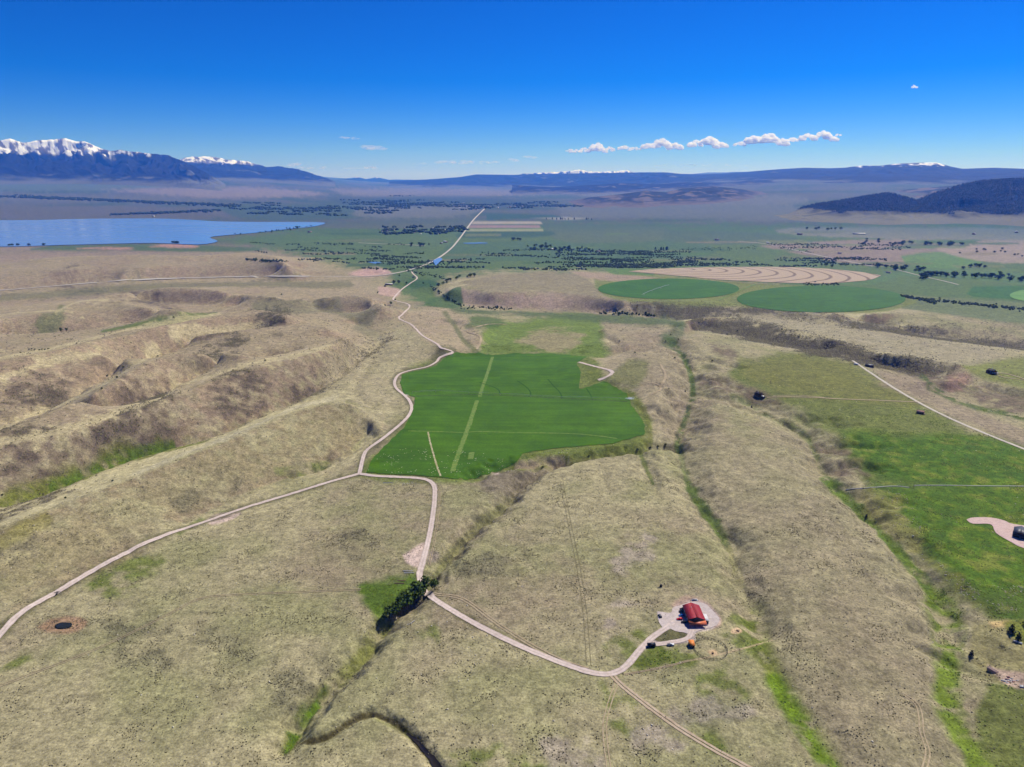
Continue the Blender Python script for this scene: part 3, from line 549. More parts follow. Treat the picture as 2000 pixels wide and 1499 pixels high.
# ------------------------------------------------------------------ far ranges
M_FAR = ground_mat('far_slopes', .12)
def range_mesh(name, sky_px, depth, back=2500.0, spur=900.0, rough=.45, snow=None, grass=(106, 108, 100), forest=(16, 24, 24), rock=(116, 110, 110), ncol=420, nrow=64, seed=1, tree_top=None, foot_drop=25.0, sharp=0.0, patch=.25, tree_lo=0.0, prof=1.15):
    """a mountain range: crest through pixel points (u, v, distance), flanks falling to the plain on both sides, spurs and gullies cut in"""
    p = np.asarray(sky_px, float); uu = np.linspace(p[0, 0], p[-1, 0], ncol); vv = np.interp(uu, p[:, 0], p[:, 1]); DD = np.interp(uu, p[:, 0], p[:, 2])
    dx, dy, dz = ray(uu, vv); k = DD / np.hypot(dx, dy); cx, cy, cz = dx * k, dy * k, CH + dz * k
    if sharp: cz = cz + sharp * (fbm(uu / 22, uu * 0 + seed, 4, seed, .6))
    rad = np.hypot(cx, cy); ex, ey = cx / rad, cy / rad
    t = np.concatenate([np.linspace(-1, 0, nrow // 4)[:-1], np.linspace(0, 1, nrow)])
    S = np.where(t[:, None] < 0, t[:, None] * back, t[:, None] * np.broadcast_to(depth, cx.shape)[None])
    X = cx[None] - ex[None] * S; Y = cy[None] - ey[None] * S
    wx = X + spur * .35 * fbm(X / spur, Y / spur, 2, seed + 5); wy = Y + spur * .35 * fbm(X / spur, Y / spur, 2, seed + 6)
    B = base(X, Y) - foot_drop
    a = np.abs(t)[:, None] * np.ones_like(X); P = (1 - a) ** prof
    along = np.cumsum(np.r_[0, np.hypot(np.diff(cx), np.diff(cy))])[None] + 0 * X
    n = .6 * ridged((along + .5 * spur * pnoise(X / spur, Y / spur, seed + 9)) / spur, S / (spur * 3.2), 4, seed, .55) + .4 * ridged(wx / (spur * .8), wy / (spur * .8), 4, seed + 3)
    n = np.clip((n - .45) / .5, 0, 1)
    env = np.sin(np.pi * np.clip(a, 0, 1) ** .75)
    Hh = P * (1 - rough * env * (1 - n) * 1.4) + .10 * env * n * rough
    Z = B + (cz[None] - B) * np.clip(Hh, 0, 1)
    rel = np.clip((Z - B) / np.maximum(cz.max() - B, 1), 0, 1)
    sm = fbm(X / (spur * .5), Y / (spur * .5), 4, seed + 20); st = pnoise(along / (spur * .13), S / (spur * .9), seed + 30) + .6 * pnoise(along / (spur * .05), S / (spur * .5), seed + 31)
    fn = fbm(X / (spur * .16), Y / (spur * .16) + along / (spur * .3), 4, seed + 40, .6)
    C = np.zeros(X.shape + (3,)) + alb(forest)
    C = mixc(C, alb(grass), sstep(patch - .02, patch + .22, sm + .35 * n - .25)); C = mixc(C, alb(grass), 1 - sstep(tree_lo, tree_lo + .12, rel + .12 * sm))
    if tree_top: C = mixc(C, alb(rock), sstep(tree_top, tree_top + .1, rel + .1 * sm))
    if snow is not None:
        sw = sstep(snow, snow + .12, rel + .10 * st + .08 * sm); C = mixc(C, np.array([.86, .87, .9]), np.clip(sw * sstep(.0, .26, .35 * st + 1.1 * fn + .9 * (rel - snow) - .3 * (n - .5)), 0, 1))
    m, q = X.shape; I = np.arange(m * q).reshape(m, q); Fq = np.stack([I[:-1, :-1], I[:-1, 1:], I[1:, 1:], I[1:, :-1]], -1).reshape(-1, 4)
    o = mesh_np(name, np.stack([X, Y, Z], -1).reshape(-1, 3), Fq, M_FAR, smooth=True, cols=np.clip(C, .01, .85).reshape(-1, 3)); tag(o, kind='structure')
    return o, (X, Y, Z, rel, C)
range_mesh('mountain_range', [(-160,268,24050),(-60,272,24050),(0,275,24050),(20,271,24050),(45,279,24050),(70,275,24050),(100,273,24050),(130,271,24050),(150,277,23920),(165,276,23790),(195,290,23400),(215,295,23140),(240,294,22880),(290,300,22360),(330,304,21970),(350,312,21580),(380,325,21060),(410,342,20280),(440,360,19500)], 5200, spur=1900, rough=.75, snow=.56, seed=11, tree_top=.6, sharp=38, patch=.33, tree_lo=.05, ncol=560, nrow=90)
range_mesh('mountain_range', [(330,322,29000),(360,308,29000),(385,306,29000),(420,307,29000),(440,312,29000),(470,314,29000),(485,316,29000),(505,322,29000),(520,327,29000),(545,325,29000),(580,330,29000),(620,343,28500),(655,354,28000)], 6000, spur=2200, rough=.5, snow=.62, seed=23, tree_top=.6, sharp=45, patch=.3, tree_lo=.06)
range_mesh('mountain_range', [(560,352,47000),(640,350,47000),(680,349,47000),(700,346,47000),(715,350,47000),(735,347,47000),(760,351,47000),(820,352,47000),(900,352,47000)], 5000, back=1500, spur=3000, rough=.4, snow=.7, seed=31, sharp=60, ncol=200, nrow=30)
range_mesh('mountain_range', [(1000,342,40000),(1060,338,40000),(1090,336,40000),(1130,333,40000),(1160,336,40000),(1215,334,40000),(1225,333,40000),(1240,338,40000),(1280,340,40000)], 3500, back=1500, spur=1800, rough=.5, snow=.55, seed=37, sharp=90, ncol=240, nrow=30)
range_mesh('mountain_range', [(760,355,33000),(850,350,33000),(900,346,33000),(930,341,33000),(1000,342,33000),(1060,340,32000),(1130,339,32000),(1200,338,31000),(1250,337,31000),(1300,337,30000),(1330,340,30000),(1370,341,29500),(1420,339,29000),(1470,335,28000),(1520,331,27000),(1570,328,26500),(1620,329,26000),(1650,328,25500),(1680,324,25000),(1720,324,25000),(1750,320,25000),(1800,318,25000),(1830,318,25000),(1858,326,25000),(1880,330,25000),(1940,328,24500),(2000,330,24000),(2140,328,24000)], np.interp(np.linspace(0, 1, 560), [0, .3, .6, 1], [5500, 6500, 7500, 7000]), spur=1900, rough=.5, snow=.72, seed=43, tree_top=.85, patch=.36, tree_lo=.03, ncol=560, nrow=70, prof=1.0)
range_mesh('foothills', [(1090,398,13000),(1150,386,13000),(1210,380,13200),(1260,373,13400),(1300,376,13600),(1330,369,13800),(1390,364,14000),(1430,368,14200),(1480,374,14500),(1540,376,14800),(1600,374,15000),(1650,372,15000),(1720,374,15000),(1800,368,15000),(1900,360,15000),(2140,352,15000)], 3600, back=3000, spur=800, rough=.6, seed=53, grass=(116, 104, 92), forest=(44, 48, 40), patch=.02, tree_lo=.05, ncol=480, nrow=60)
range_mesh('foothills', [(1000,362,21000),(1080,366,21000),(1150,362,21000),(1210,358,21000),(1280,360,21000),(1350,356,21000),(1420,357,21000),(1480,352,21000),(1550,353,21000),(1620,348,21000),(1700,350,21000),(1780,345,21000),(1850,347,21000),(1930,345,21000),(2140,342,21000)], 3800, back=3000, spur=1100, rough=.65, seed=57, grass=(112, 108, 102), forest=(16, 24, 22), patch=.2, tree_lo=.05, ncol=480, nrow=60)
_, HILL = range_mesh('wooded_hill', [(1470,428,8300),(1540,418,8500),(1565,406,8700),(1600,397,8800),(1650,390,8900),(1690,383,9000),(1735,376,9100),(1765,384,9200),(1790,391,9300),(1830,376,9500),(1850,370,9600),(1880,360,9800),(1920,352,9900),(1960,350,10000),(2000,348,10000),(2140,343,10000)], np.interp(np.linspace(0, 1, 420), [0, .4, 1], [900, 1700, 2500]), back=1500, spur=700, rough=.45, seed=61, forest=(14, 20, 16), grass=(126, 122, 96), patch=.5, tree_lo=.12, nrow=60)
# ------------------------------------------------------------------ water
M_WATER = mat_new('lake_water', (.17, .27, .46), .12, .5); n = M_WATER.node_tree.nodes; l = M_WATER.node_tree.links
tc = n.new('ShaderNodeTexCoord'); mp = n.new('ShaderNodeMapping'); mp.inputs['Scale'].default_value = (.0011, .0030, 1); l.new(tc.outputs['Object'], mp.inputs['Vector'])
nz = n.new('ShaderNodeTexNoise'); nz.inputs['Scale'].default_value = 1.0; nz.inputs['Detail'].default_value = 5; l.new(mp.outputs[0], nz.inputs['Vector'])
mr = n.new('ShaderNodeMapRange'); mr.inputs['From Min'].default_value = .4; mr.inputs['From Max'].default_value = .6; mr.inputs['To Min'].default_value = .16; mr.inputs['To Max'].default_value = .26
l.new(nz.outputs['Fac'], mr.inputs['Value']); l.new(mr.outputs[0], n['Principled BSDF'].inputs['Roughness'])
def water(name, X, Y, z, thick=.0):
    c = (np.mean(X), np.mean(Y)); me = bpy.data.meshes.new(name); me.from_pydata([(a, b, z) for a, b in zip(X, Y)], [], [list(range(len(X)))]); me.materials.append(M_WATER); me.update()
    if me.polygons[0].normal.z < 0: me.flip_normals()
    o = bpy.data.objects.new(name, me); link(o); return tag(o, kind='structure')
water('lake_water', np.array(lx), np.array(ly), WATER_Z)
# ------------------------------------------------------------------ haze
HB = 51500.0; HT = 1950.0
V = np.array([(x, y, z) for z in (-260.0, HT) for y in (-34000.0, HB) for x in (-HB, HB)])
hz = mesh_np('haze', V, np.array([(0, 2, 3, 1), (4, 5, 7, 6), (0, 1, 5, 4), (2, 6, 7, 3), (0, 4, 6, 2), (1, 3, 7, 5)])); tag(hz, kind='stuff')
mh = bpy.data.materials.new('haze_air'); mh.use_nodes = True; n = mh.node_tree.nodes; n.remove(n['Principled BSDF'])
pv = n.new('ShaderNodeVolumePrincipled'); pv.inputs['Density'].default_value = HAZE = 3.3e-5; pv.inputs['Color'].default_value = (.05, .23, 1.0, 1); pv.inputs['Absorption Color'].default_value = (1, 1, 1, 1); pv.inputs['Anisotropy'].default_value = 0.2
mh.node_tree.links.new(pv.outputs[0], n['Material Output'].inputs['Volume']); hz.data.materials.append(mh)
# ------------------------------------------------------------------ crop fields
def crop_mat(name, c1, c2, scale, streak=None, bump=.15):
    m = mat_noise(name, tuple(alb(c1)), tuple(alb(c2)), scale, .85, .15, bump, 1.2, 6, pos=(.3, .7)); n = m.node_tree.nodes; l = m.node_tree.links; b = n['Principled BSDF']
    tc = n.new('ShaderNodeTexCoord'); mp = n.new('ShaderNodeMapping'); mp.inputs['Rotation'].default_value = (0, 0, .04); mp.inputs['Scale'].default_value = (.006, .11, 1); l.new(tc.outputs['Object'], mp.inputs['Vector'])
    nz = n.new('ShaderNodeTexNoise'); nz.inputs['Scale'].default_value = 1.0; nz.inputs['Detail'].default_value = 4; l.new(mp.outputs[0], nz.inputs['Vector']); n2 = n.new('ShaderNodeTexNoise'); n2.inputs['Scale'].default_value = .5; n2.inputs['Detail'].default_value = 3; l.new(tc.outputs['Object'], n2.inputs['Vector'])
    ad = n.new('ShaderNodeMath'); ad.operation = 'ADD'; l.new(nz.outputs['Fac'], ad.inputs[0]); l.new(n2.outputs['Fac'], ad.inputs[1])
    mr = n.new('ShaderNodeMapRange'); mr.inputs['From Min'].default_value = .7; mr.inputs['From Max'].default_value = 1.3; mr.inputs['To Min'].default_value = .72; mr.inputs['To Max'].default_value = 1.28; l.new(ad.outputs[0], mr.inputs['Value'])
    src = b.inputs['Base Color'].links[0].from_socket; vm = n.new('ShaderNodeVectorMath'); vm.operation = 'SCALE'; l.new(src, vm.inputs[0]); l.new(mr.outputs[0], vm.inputs['Scale']); l.new(vm.outputs[0], b.inputs['Base Color']); return m
M_ALF = crop_mat('alfalfa', (58, 98, 0), (80, 120, 0), .014)
FIELD_PX = [(891,690),(930,690),(965,695),(1000,691),(1070,691),(1147,697),(1126,710),(1135,728),(1131,760),(1140,760),(1178,745),(1200,756),(1224,770),(1233,791),(1248,812),(1259,830),(1259,850),(1200,866),(1105,875),(1050,880),(1021,887),(1010,903),(975,920),(909,938),(867,934),(790,928),(716,924),(725,900),(751,871),(790,836),(807,801),(811,777),(790,770),(781,749),(786,731),(835,721),(853,714),(867,700)]
tag(drape('hay_field', FIELD_PX, M_ALF, .35, rag=1.6), kind='structure')
M_CIRC = crop_mat('wheat_green', (50, 98, 18), (64, 112, 26), .010)
def ell(cx, cy, a, b, n=72): return [(cx + a * math.cos(2 * math.pi * k / n), cy + b * math.sin(2 * math.pi * k / n)) for k in range(n)]
tag(drape('round_field', ell(1306, 565, 138, 20), M_CIRC, .35), kind='structure')
tag(drape('round_field', ell(1604, 585, 165, 26), M_CIRC, .35), kind='structure')
M_CIRC2 = crop_mat('young_crop', (92, 140, 66), (108, 152, 70), .010)
tag(drape('round_field', ell(2050, 578, 78, 14), M_CIRC2, .35), kind='structure')
# mown field with curved windrows
M_HAY = mat_new('mown_hay', alb((176, 156, 130)), .95, .1); n = M_HAY.node_tree.nodes; l = M_HAY.node_tree.links
hx, hy, hzz = hit([1325], [526.5]); tc = n.new('ShaderNodeTexCoord'); mp = n.new('ShaderNodeMapping'); mp.inputs['Location'].default_value = (-hx[0], -hy[0], 0); l.new(tc.outputs['Object'], mp.inputs['Vector'])
sx = n.new('ShaderNodeSeparateXYZ'); l.new(mp.outputs[0], sx.inputs[0]); cx_ = n.new('ShaderNodeCombineXYZ'); l.new(sx.outputs[0], cx_.inputs[0]); l.new(sx.outputs[1], cx_.inputs[1])
ln = n.new('ShaderNodeVectorMath'); ln.operation = 'LENGTH'; l.new(cx_.outputs[0], ln.inputs[0])
pp = n.new('ShaderNodeMath'); pp.operation = 'PINGPONG'; pp.inputs[1].default_value = 36.0; l.new(ln.outputs['Value'], pp.inputs[0])
rp = n.new('ShaderNodeMapRange'); rp.inputs['From Min'].default_value = 3.0; rp.inputs['From Max'].default_value = 10.0; l.new(pp.outputs[0], rp.inputs['Value'])
nzz = n.new('ShaderNodeTexNoise'); nzz.inputs['Scale'].default_value = .01; l.new(tc.outputs['Object'], nzz.inputs['Vector'])
ma = n.new('ShaderNodeMixRGB'); ma.inputs['Color1'].default_value = (*alb((132, 114, 96)), 1); ma.inputs['Color2'].default_value = (*alb((186, 166, 140)), 1); l.new(rp.outputs[0], ma.inputs['Fac']); l.new(ma.outputs[0], n['Principled BSDF'].inputs['Base Color'])
tag(drape('mown_field', [(1225,531),(1280,526),(1340,524),(1400,522.5),(1500,522),(1560,523),(1620,526),(1680,532),(1722,539),(1705,546),(1690,549),(1620,555),(1560,554),(1500,552),(1400,547),(1330,540)], M_HAY, .3), kind='structure')
# field strips: unsown lane, wheel tracks
M_LANE = mat_noise('grass_lane', tuple(alb((88, 130, 40))), tuple(alb((132, 146, 72))), .25)
road('grass_lane', [(962,698),(952,730),(941,762),(937,776)], 6, M_LANE, .75, .5); road('grass_lane', [(932,783),(920,820),(905,862),(893,895),(884,922)], 6.5, M_LANE, .75, .5)
M_WHEEL = mat_noise('wheel_track', tuple(alb((40, 72, 14))), tuple(alb((92, 112, 48))), .2)
road('wheel_track', [(812,775),(870,773),(938,772),(1020,775),(1100,779),(1180,783),(1226,786)], 4.6, M_WHEEL, .8, .3)
road('wheel_track', [(797,843),(850,844),(905,846),(935,844),(1000,846),(1070,847),(1130,849),(1180,854),(1205,858)], 2.6, M_LANE, .8, .5)
road('wheel_track', [(836,845),(841,868),(848,893),(854,914),(861,931)], 2.2, mat_noise('pale_track', tuple(alb((150, 150, 90))), tuple(alb((205, 190, 160))), .2), .8, .6)
M_DARKTRK = mat_new('dark_crop_track', alb((40, 84, 6)), .9, .1)
for c in ([(936,748),(958,755),(973,762),(977,771)], [(1010,745),(1025,755),(1035,765),(1037,775)], [(1070,742),(1083,757),(1093,767),(1098,778)], [(1145,760),(1152,770),(1157,780)]): road('wheel_track', c, 2.0, M_DARKTRK, .8, .2)
paint_sq = [(916,885),(927,885),(924,899),(913,899)]
tag(drape('mown_patch', paint_sq, M_LANE, .8), kind='structure')
# ------------------------------------------------------------------ roads
def gravel(name, a, b):
    m = mat_noise(name, tuple(alb(a)), tuple(alb(b)), .35, .95, .15, .06, 2.0); n = m.node_tree.nodes; l = m.node_tree.links; at = n.new('ShaderNodeAttribute'); at.attribute_name = 'Col'; b_ = n['Principled BSDF']; src = b_.inputs['Base Color'].links[0].from_socket
    vm = n.new('ShaderNodeVectorMath'); vm.operation = 'MULTIPLY'; l.new(src, vm.inputs[0]); l.new(at.outputs['Color'], vm.inputs[1]); l.new(vm.outputs[0], b_.inputs['Base Color']); return m
M_GRAV = gravel('gravel', (208, 188, 174), (232, 214, 202)); M_TRK = gravel('dirt_track', (166, 148, 116), (196, 178, 146)); M_HWY = gravel('worn_asphalt', (196, 188, 174), (214, 206, 192))
road('gravel_road', [(-40,1290),(0,1240),(45,1195),(110,1158),(200,1105),(300,1055),(400,1020),(480,992),(560,968),(640,943),(702,926)], 5.6, M_GRAV)
road('gravel_road', [(702,926),(711,889),(722,875),(748,857),(790,822),(804,801),(800,784),(790,773),(774,759),(771,745),(781,731),(807,723),(835,717),(853,707),(860,698),(886,690),(879,685),(863,682),(853,672),(825,656),(804,635),(779,623),(785,616),(800,600),(793,593),(779,590),(768,586),(774,577),(786,565),(803,553),(815,544),(806,535),(805,530)], np.r_[np.full(20, 5.2), np.full(12, 6.5)], M_GRAV, .35)
road('gravel_road', [(702,926),(730,930),(770,932),(810,934),(835,938),(848,950),(849,975),(845,1010),(838,1050),(828,1090),(820,1122),(821,1138),(836,1161),(870,1185),(930,1220),(1000,1255),(1070,1285),(1130,1307),(1170,1317),(1200,1315),(1225,1300),(1250,1270),(1275,1245),(1300,1228),(1318,1214)], 5.6, M_GRAV)
road('gravel_road', [(1258,1262),(1275,1260),(1300,1257),(1330,1252),(1346,1245),(1352,1230)], 4.6, M_GRAV, .34)
road('gravel_road', [(790,773),(800,772),(812,774)], 5, M_GRAV, .38)
def two_track(pts, gap=1.8, wid=.9, mat=M_TRK):
    p = smooth_line(pts, 5); x, y, z = hit(p[:, 0], p[:, 1]); A = strip_world(x, y, wid, .25, .4, 3, gap / 2); B = strip_world(x, y, wid, .25, .4, 4, -gap / 2)
    return tag(mesh_np('wheel_track', np.vstack([A[0], B[0]]), np.vstack([A[1], B[1] + len(A[0])]), mat, smooth=True, cols=np.ones((len(A[0]) + len(B[0]), 3))), kind='structure')
two_track([(1195,1318),(1210,1335),(1260,1375),(1330,1425),(1400,1467),(1470,1505)], 2.6, 1.9, gravel('track_gravel', (186, 164, 136), (208, 188, 162))); two_track([(1204,1335),(1186,1390),(1181,1430),(1190,1510)], 2.4, .8); two_track([(1765,1357),(1790,1375),(1798,1400),(1800,1430),(1812,1470),(1803,1510)], 2.4, .9)
two_track([(841,1161),(890,1166),(920,1180),(970,1218),(1040,1262),(1100,1292),(1150,1308)], 2.6, 1.3); two_track([(-20,1348),(80,1310),(160,1280),(250,1240),(330,1200),(390,1170),(450,1163),(560,1158),(705,1152)], 2.2, .6)
two_track([(1097,940),(1110,1010),(1130,1110),(1143,1200),(1150,1300)], 3.2, .5, mat_noise('old_track', tuple(alb((118, 112, 80))), tuple(alb((150, 140, 104))), .3)); two_track([(850,945),(858,965),(856,1000),(848,1060),(838,1105)], 1.6, .6)
two_track([(1220,1318),(1290,1305),(1345,1291)], 1.2, .5)
road('dirt_road', [(1665,705),(1690,722),(1740,755),(1800,790),(1860,820),(1930,850),(2000,878),(2060,905)], 5.5, gravel('pale_gravel', (206, 196, 176), (222, 212, 196)), .35)
road('dirt_road', [(1498,777),(1540,776),(1590,777),(1640,780),(1720,783),(1815,787)], 3.6, M_TRK, .35); road('dirt_road', [(1510,774),(1560,773),(1610,777)], 2.2, M_TRK, .35)
road('dirt_road', [(1942,731),(1958,729),(1975,733),(2000,741),(2060,762)], 4, M_TRK, .35); road('dirt_road', [(1944,732),(1960,738),(1985,741),(2006,745)], 3, M_TRK, .36)
road('dirt_road', [(931,683),(938,670),(937,657),(912,648),(930,640),(955,634),(990,634)], 5, M_TRK, .4); road('dirt_road', [(1268,773),(1290,762),(1287,752),(1265,748)], 3.5, M_TRK, .35); road('dirt_road', [(1290,757),(1300,735),(1290,712)], 4, M_TRK, .35)
road('dirt_road', [(1130,708),(1160,716),(1195,726),(1186,737),(1168,743)], 7, M_GRAV, .35, .5)
road('highway', [(-60,573),(0,568),(100,560),(200,552),(300,546),(400,543),(500,541),(600,541),(680,541),(730,540),(765,536),(800,528),(830,518),(856,505),(880,487),(895,470),(910,450),(925,430),(946,409)], np.r_[np.full(11, 13), np.full(6, 17), 24, 26], M_HWY, .9, .05)
road('county_road', [(1440,472),(1500,478),(1600,500),(1650,510),(1704,521)], 11, M_HWY, .6, .1); road('county_road', [(1742,525),(1800,540),(1840,549),(1872,557)], 9, M_HWY, .6, .1); road('county_road', [(700,475),(740,477),(800,479),(830,481)], 14, M_HWY, .6, .1)
road('field_path', [(1165,546),(1230,541),(1300,545),(1400,551),(1440,552),(1500,556)], 6, M_TRK, .5, .3); road('field_path', [(1478,555),(1450,566),(1425,577),(1404,587)], 6, M_LANE, .5, .3)
tag(drape('gravel_yard', [(1283,1194),(1296,1196),(1310,1197),(1314,1188),(1330,1183),(1352,1176),(1378,1180),(1396,1196),(1406,1212),(1396,1224),(1375,1230),(1358,1236),(1353,1246),(1346,1240),(1335,1236),(1318,1233),(1305,1227),(1297,1229),(1288,1217)], gravel('yard_gravel', (196, 180, 172), (218, 204, 196)), .16, True, 1.2), kind='structure')
tag(drape('gravel_pad', [(1887,1016),(1900,1012),(1935,1012),(1962,1018),(1980,1025),(2060,1040),(2060,1085),(2000,1072),(1975,1060),(1945,1042),(1935,1025),(1900,1024)], gravel('pad_gravel', (206, 176, 166), (224, 196, 186)), .25, True), kind='structure')
# ponds and creek
def pond(name, pts, drop=.0):
    p = smooth_line(list(pts) + [pts[0]], 4)[:-1]; x, y, z = hit(p[:, 0], p[:, 1]); z0 = float(np.max(z)) + .35 + .0004 * float(np.mean(np.hypot(x, y))) + drop; return water(name, x, y, z0)
pond('pond_water', [(846,513),(858,509),(864,511),(858,515),(851,519)]); pond('pond_water', [(718,513),(735,513),(745,514),(733,516)]); pond('pond_water', [(905,475.5),(945,475),(950,476.5),(910,477)]); M_POND = M_WATER; M_WATER = mat_new('dark_pond', (.02, .022, .012), .2, .4); pond('pond_water', [(108,1222),(122,1217),(140,1219),(138,1226),(120,1229),(110,1227)])
M_CREEK = mat_new('creek_water', (.035, .028, .02), .15, .5)
p = smooth_line([(795,1433),(815,1450),(832,1470),(848,1488),(870,1520)], 5); x, y, z = hit(p[:, 0], p[:, 1]); V, q = strip_world(x, y, np.array([1.2, 2, 2.6, 4.5, 5]), .15, .5)
tag(mesh_np('creek_water', V, q, M_CREEK, smooth=True), kind='structure')
# ------------------------------------------------------------------ low growth: sagebrush, stones
def col_mat(name, rough=.9, spec=.1):
    m = mat_new(name, (.1, .1, .05), rough, spec); at = m.node_tree.nodes.new('ShaderNodeAttribute'); at.attribute_name = 'Col'
    m.node_tree.links.new(at.outputs['Color'], m.node_tree.nodes['Principled BSDF'].inputs['Base Color']); return m
M_LEAF = col_mat('leaves'); M_STONE = col_mat('stone')
def scatter(wgt, n, rmin, rmax):
    """random ground points with density wgt (per unit of ground area, grid array)"""
    A = np.hypot(np.gradient(TX, axis=1), np.gradient(TY, axis=1)) * np.hypot(np.gradient(TX, axis=0), np.gradient(TY, axis=0))
    W = wgt * A * ((RR > rmin) & (RR < rmax) & (np.abs(AA) < AZ)); W[:RW0] = 0; W[:, :C0] = 0; W[:, -C0:] = 0
    c = np.cumsum(W[:-1, :-1].ravel()); k = np.searchsorted(c, rng.random(n) * c[-1]); k = np.minimum(k, len(c) - 1); i, j = np.divmod(k, TX.shape[1] - 1)
    a, b = rng.random(n), rng.random(n)
    def L(G): return G[i, j] * (1 - a) * (1 - b) + G[i + 1, j] * a * (1 - b) + G[i, j + 1] * (1 - a) * b + G[i + 1, j + 1] * a * b
    return L(TX), L(TY), L(TZ), i, j
def blobs(name, x, y, z, sz, hgt, cols, mat, rings=2, sides=4, kind='stuff'):
    """many small clumps in one mesh; each its own little dome of uneven outline"""
    n = len(x); th0 = rng.random(n) * 6.28; V = []
    prof = {2: [(.75, 0), (1.0, .45)], 1: [(1.0, 0)]}[rings]
    for rr, hh in prof:
        for k in range(sides):
            th = th0 + 2 * math.pi * k / sides; q = rr * (.75 + .5 * rng.random(n)) * sz
            V.append(np.stack([x + q * np.cos(th), y + q * np.sin(th), z + hh * hgt - (.1 * hgt if hh == 0 else 0)], -1))
    V.append(np.stack([x + .2 * sz * rng.standard_normal(n), y + .2 * sz * rng.standard_normal(n), z + hgt], -1))
    V = np.stack(V, 1); m = V.shape[1]; off = (np.arange(n) * m)[:, None, None]; T = []; Q = []
    for r in range(rings - 1):
        for k in range(sides): Q.append((r * sides + k, r * sides + (k + 1) % sides, (r + 1) * sides + (k + 1) % sides, (r + 1) * sides + k))
    for k in range(sides): T.append(((rings - 1) * sides + k, (rings - 1) * sides + (k + 1) % sides, m - 1))
    fs = []
    if Q: fs.append((np.array(Q)[None] + off).reshape(-1, 4))
    fs.append((np.array(T)[None] + off).reshape(-1, 3))
    C = np.repeat(cols, m, 0); o = mesh_np(name, V.reshape(-1, 3), fs, mat, cols=C); return tag(o, kind=kind) if kind else o
FIELD_S = np.zeros(TX.shape) - 9; sl, s_ = grid_sdf(FIELD_PX, 6); FIELD_S[sl] = s_
ROADMASK = np.ones(TX.shape)
for pts in ([(0,1240),(110,1158),(300,1055),(480,992),(702,926)], [(702,926),(790,822),(804,801),(774,759),(781,731),(853,707),(886,690)], [(702,926),(810,934),(848,950),(849,975),(838,1050),(820,1122),(836,1161),(930,1220),(1070,1285),(1170,1317),(1225,1300),(1275,1245),(1318,1214)], [(1283,1195),(1340,1190),(1390,1200),(1390,1225),(1340,1230),(1300,1225),(1350,1255),(1270,1262)], [(1900,1018),(1960,1030),(2000,1060)]):
    PU, PV = to_flat(smooth_line(pts, 4)); m = VIS & (FU > PU.min() - 30) & (FU < PU.max() + 30) & (FV > PV.min() - 30) & (FV < PV.max() + 30)
    ii = np.where(m.any(1))[0]; jj = np.where(m.any(0))[0]; sl = (slice(ii[0], ii[-1] + 1), slice(jj[0], jj[-1] + 1))
    ROADMASK[sl] *= sstep(7, 11, line_dist(FU[sl], FV[sl], PU, PV)[0])
clump = sstep(.05, .55, fbm(TX / 34, TY / 34, 3, 301) + .5 * fbm(TX / 9, TY / 9, 2, 302))
greenish = sstep(.0, .05, COLR[..., 1] - COLR[..., 0])
dens_w = (.05 + 1.0 * clump + 2.2 * SG) * (FIELD_S < -3) * ROADMASK * (1 - .85 * greenish) * (LAKE < -20)
def sage_cols(n, dark=1.0):
    t = rng.random((n, 1)); return (alb((96, 91, 68)) * (1 - t) + alb((138, 130, 100)) * t) * dark
x, y, z, i, j = scatter(dens_w, 30000, 300, 800); sz = .22 + .42 * rng.random(30000) ** 2
blobs('sagebrush', x, y, z, sz, sz * 1.1, sage_cols(30000), M_LEAF, 2, 4)
x, y, z, i, j = scatter(dens_w * (.25 + 2 * SG), 46000, 760, 2300); sz = (.5 + .8 * rng.random(46000) ** 2) * (.6 + .0006 * np.hypot(x, y))
blobs('sagebrush', x, y, z, sz, sz * 1.0, sage_cols(46000, .85), M_LEAF, 1, 4)
# tussocks of rank green grass in the wet hollows
wet = sstep(.004, .03, COLR[..., 1] - COLR[..., 0]) * (FIELD_S < -3) * ROADMASK
x, y, z, i, j = scatter(wet * (.1 + clump), 14000, 300, 1500); sz = .4 + .7 * rng.random(14000) ** 2; t = rng.random((14000, 1))
blobs('grass_tussocks', x, y, z, sz, sz * .9, alb((58, 84, 24)) * (1 - t) + alb((112, 122, 46)) * t, M_LEAF, 1, 4)
# pale stones
stw = .012 * ROADMASK * (FIELD_S < 0) + 0
for poly, k in (([(716,924),(867,938),(975,920),(1000,900),(880,880),(760,880)], .5), ([(1820,1090),(1900,1140),(2060,1150),(2060,1190),(1900,1190)], .9), ([(1690,970),(1760,960),(1800,1040),(1740,1030)], .4), ([(1230,1400),(1330,1430),(1300,1470)], .3), ([(800,1100),(900,1150),(1000,1300),(850,1300)], .06), ([(1100,880),(1200,870),(1100,900),(960,930)], .3)):
    sl, s_ = grid_sdf(poly, 6, True); stw[sl] = np.maximum(stw[sl], k * (s_ > 0))
x, y, z, i, j = scatter(stw * sstep(-.2, .4, nz_sm), 2600, 300, 1300); sz = .25 + .55 * rng.random(2600) ** 3; t = rng.random((2600, 1))
blobs('stones', x, y, z + .05 + .35 * (FIELD_S[i, j] > 0), sz, sz * .8, alb((196, 184, 160)) * (1 - t) + alb((232, 224, 206)) * t, M_STONE, 2, 5)
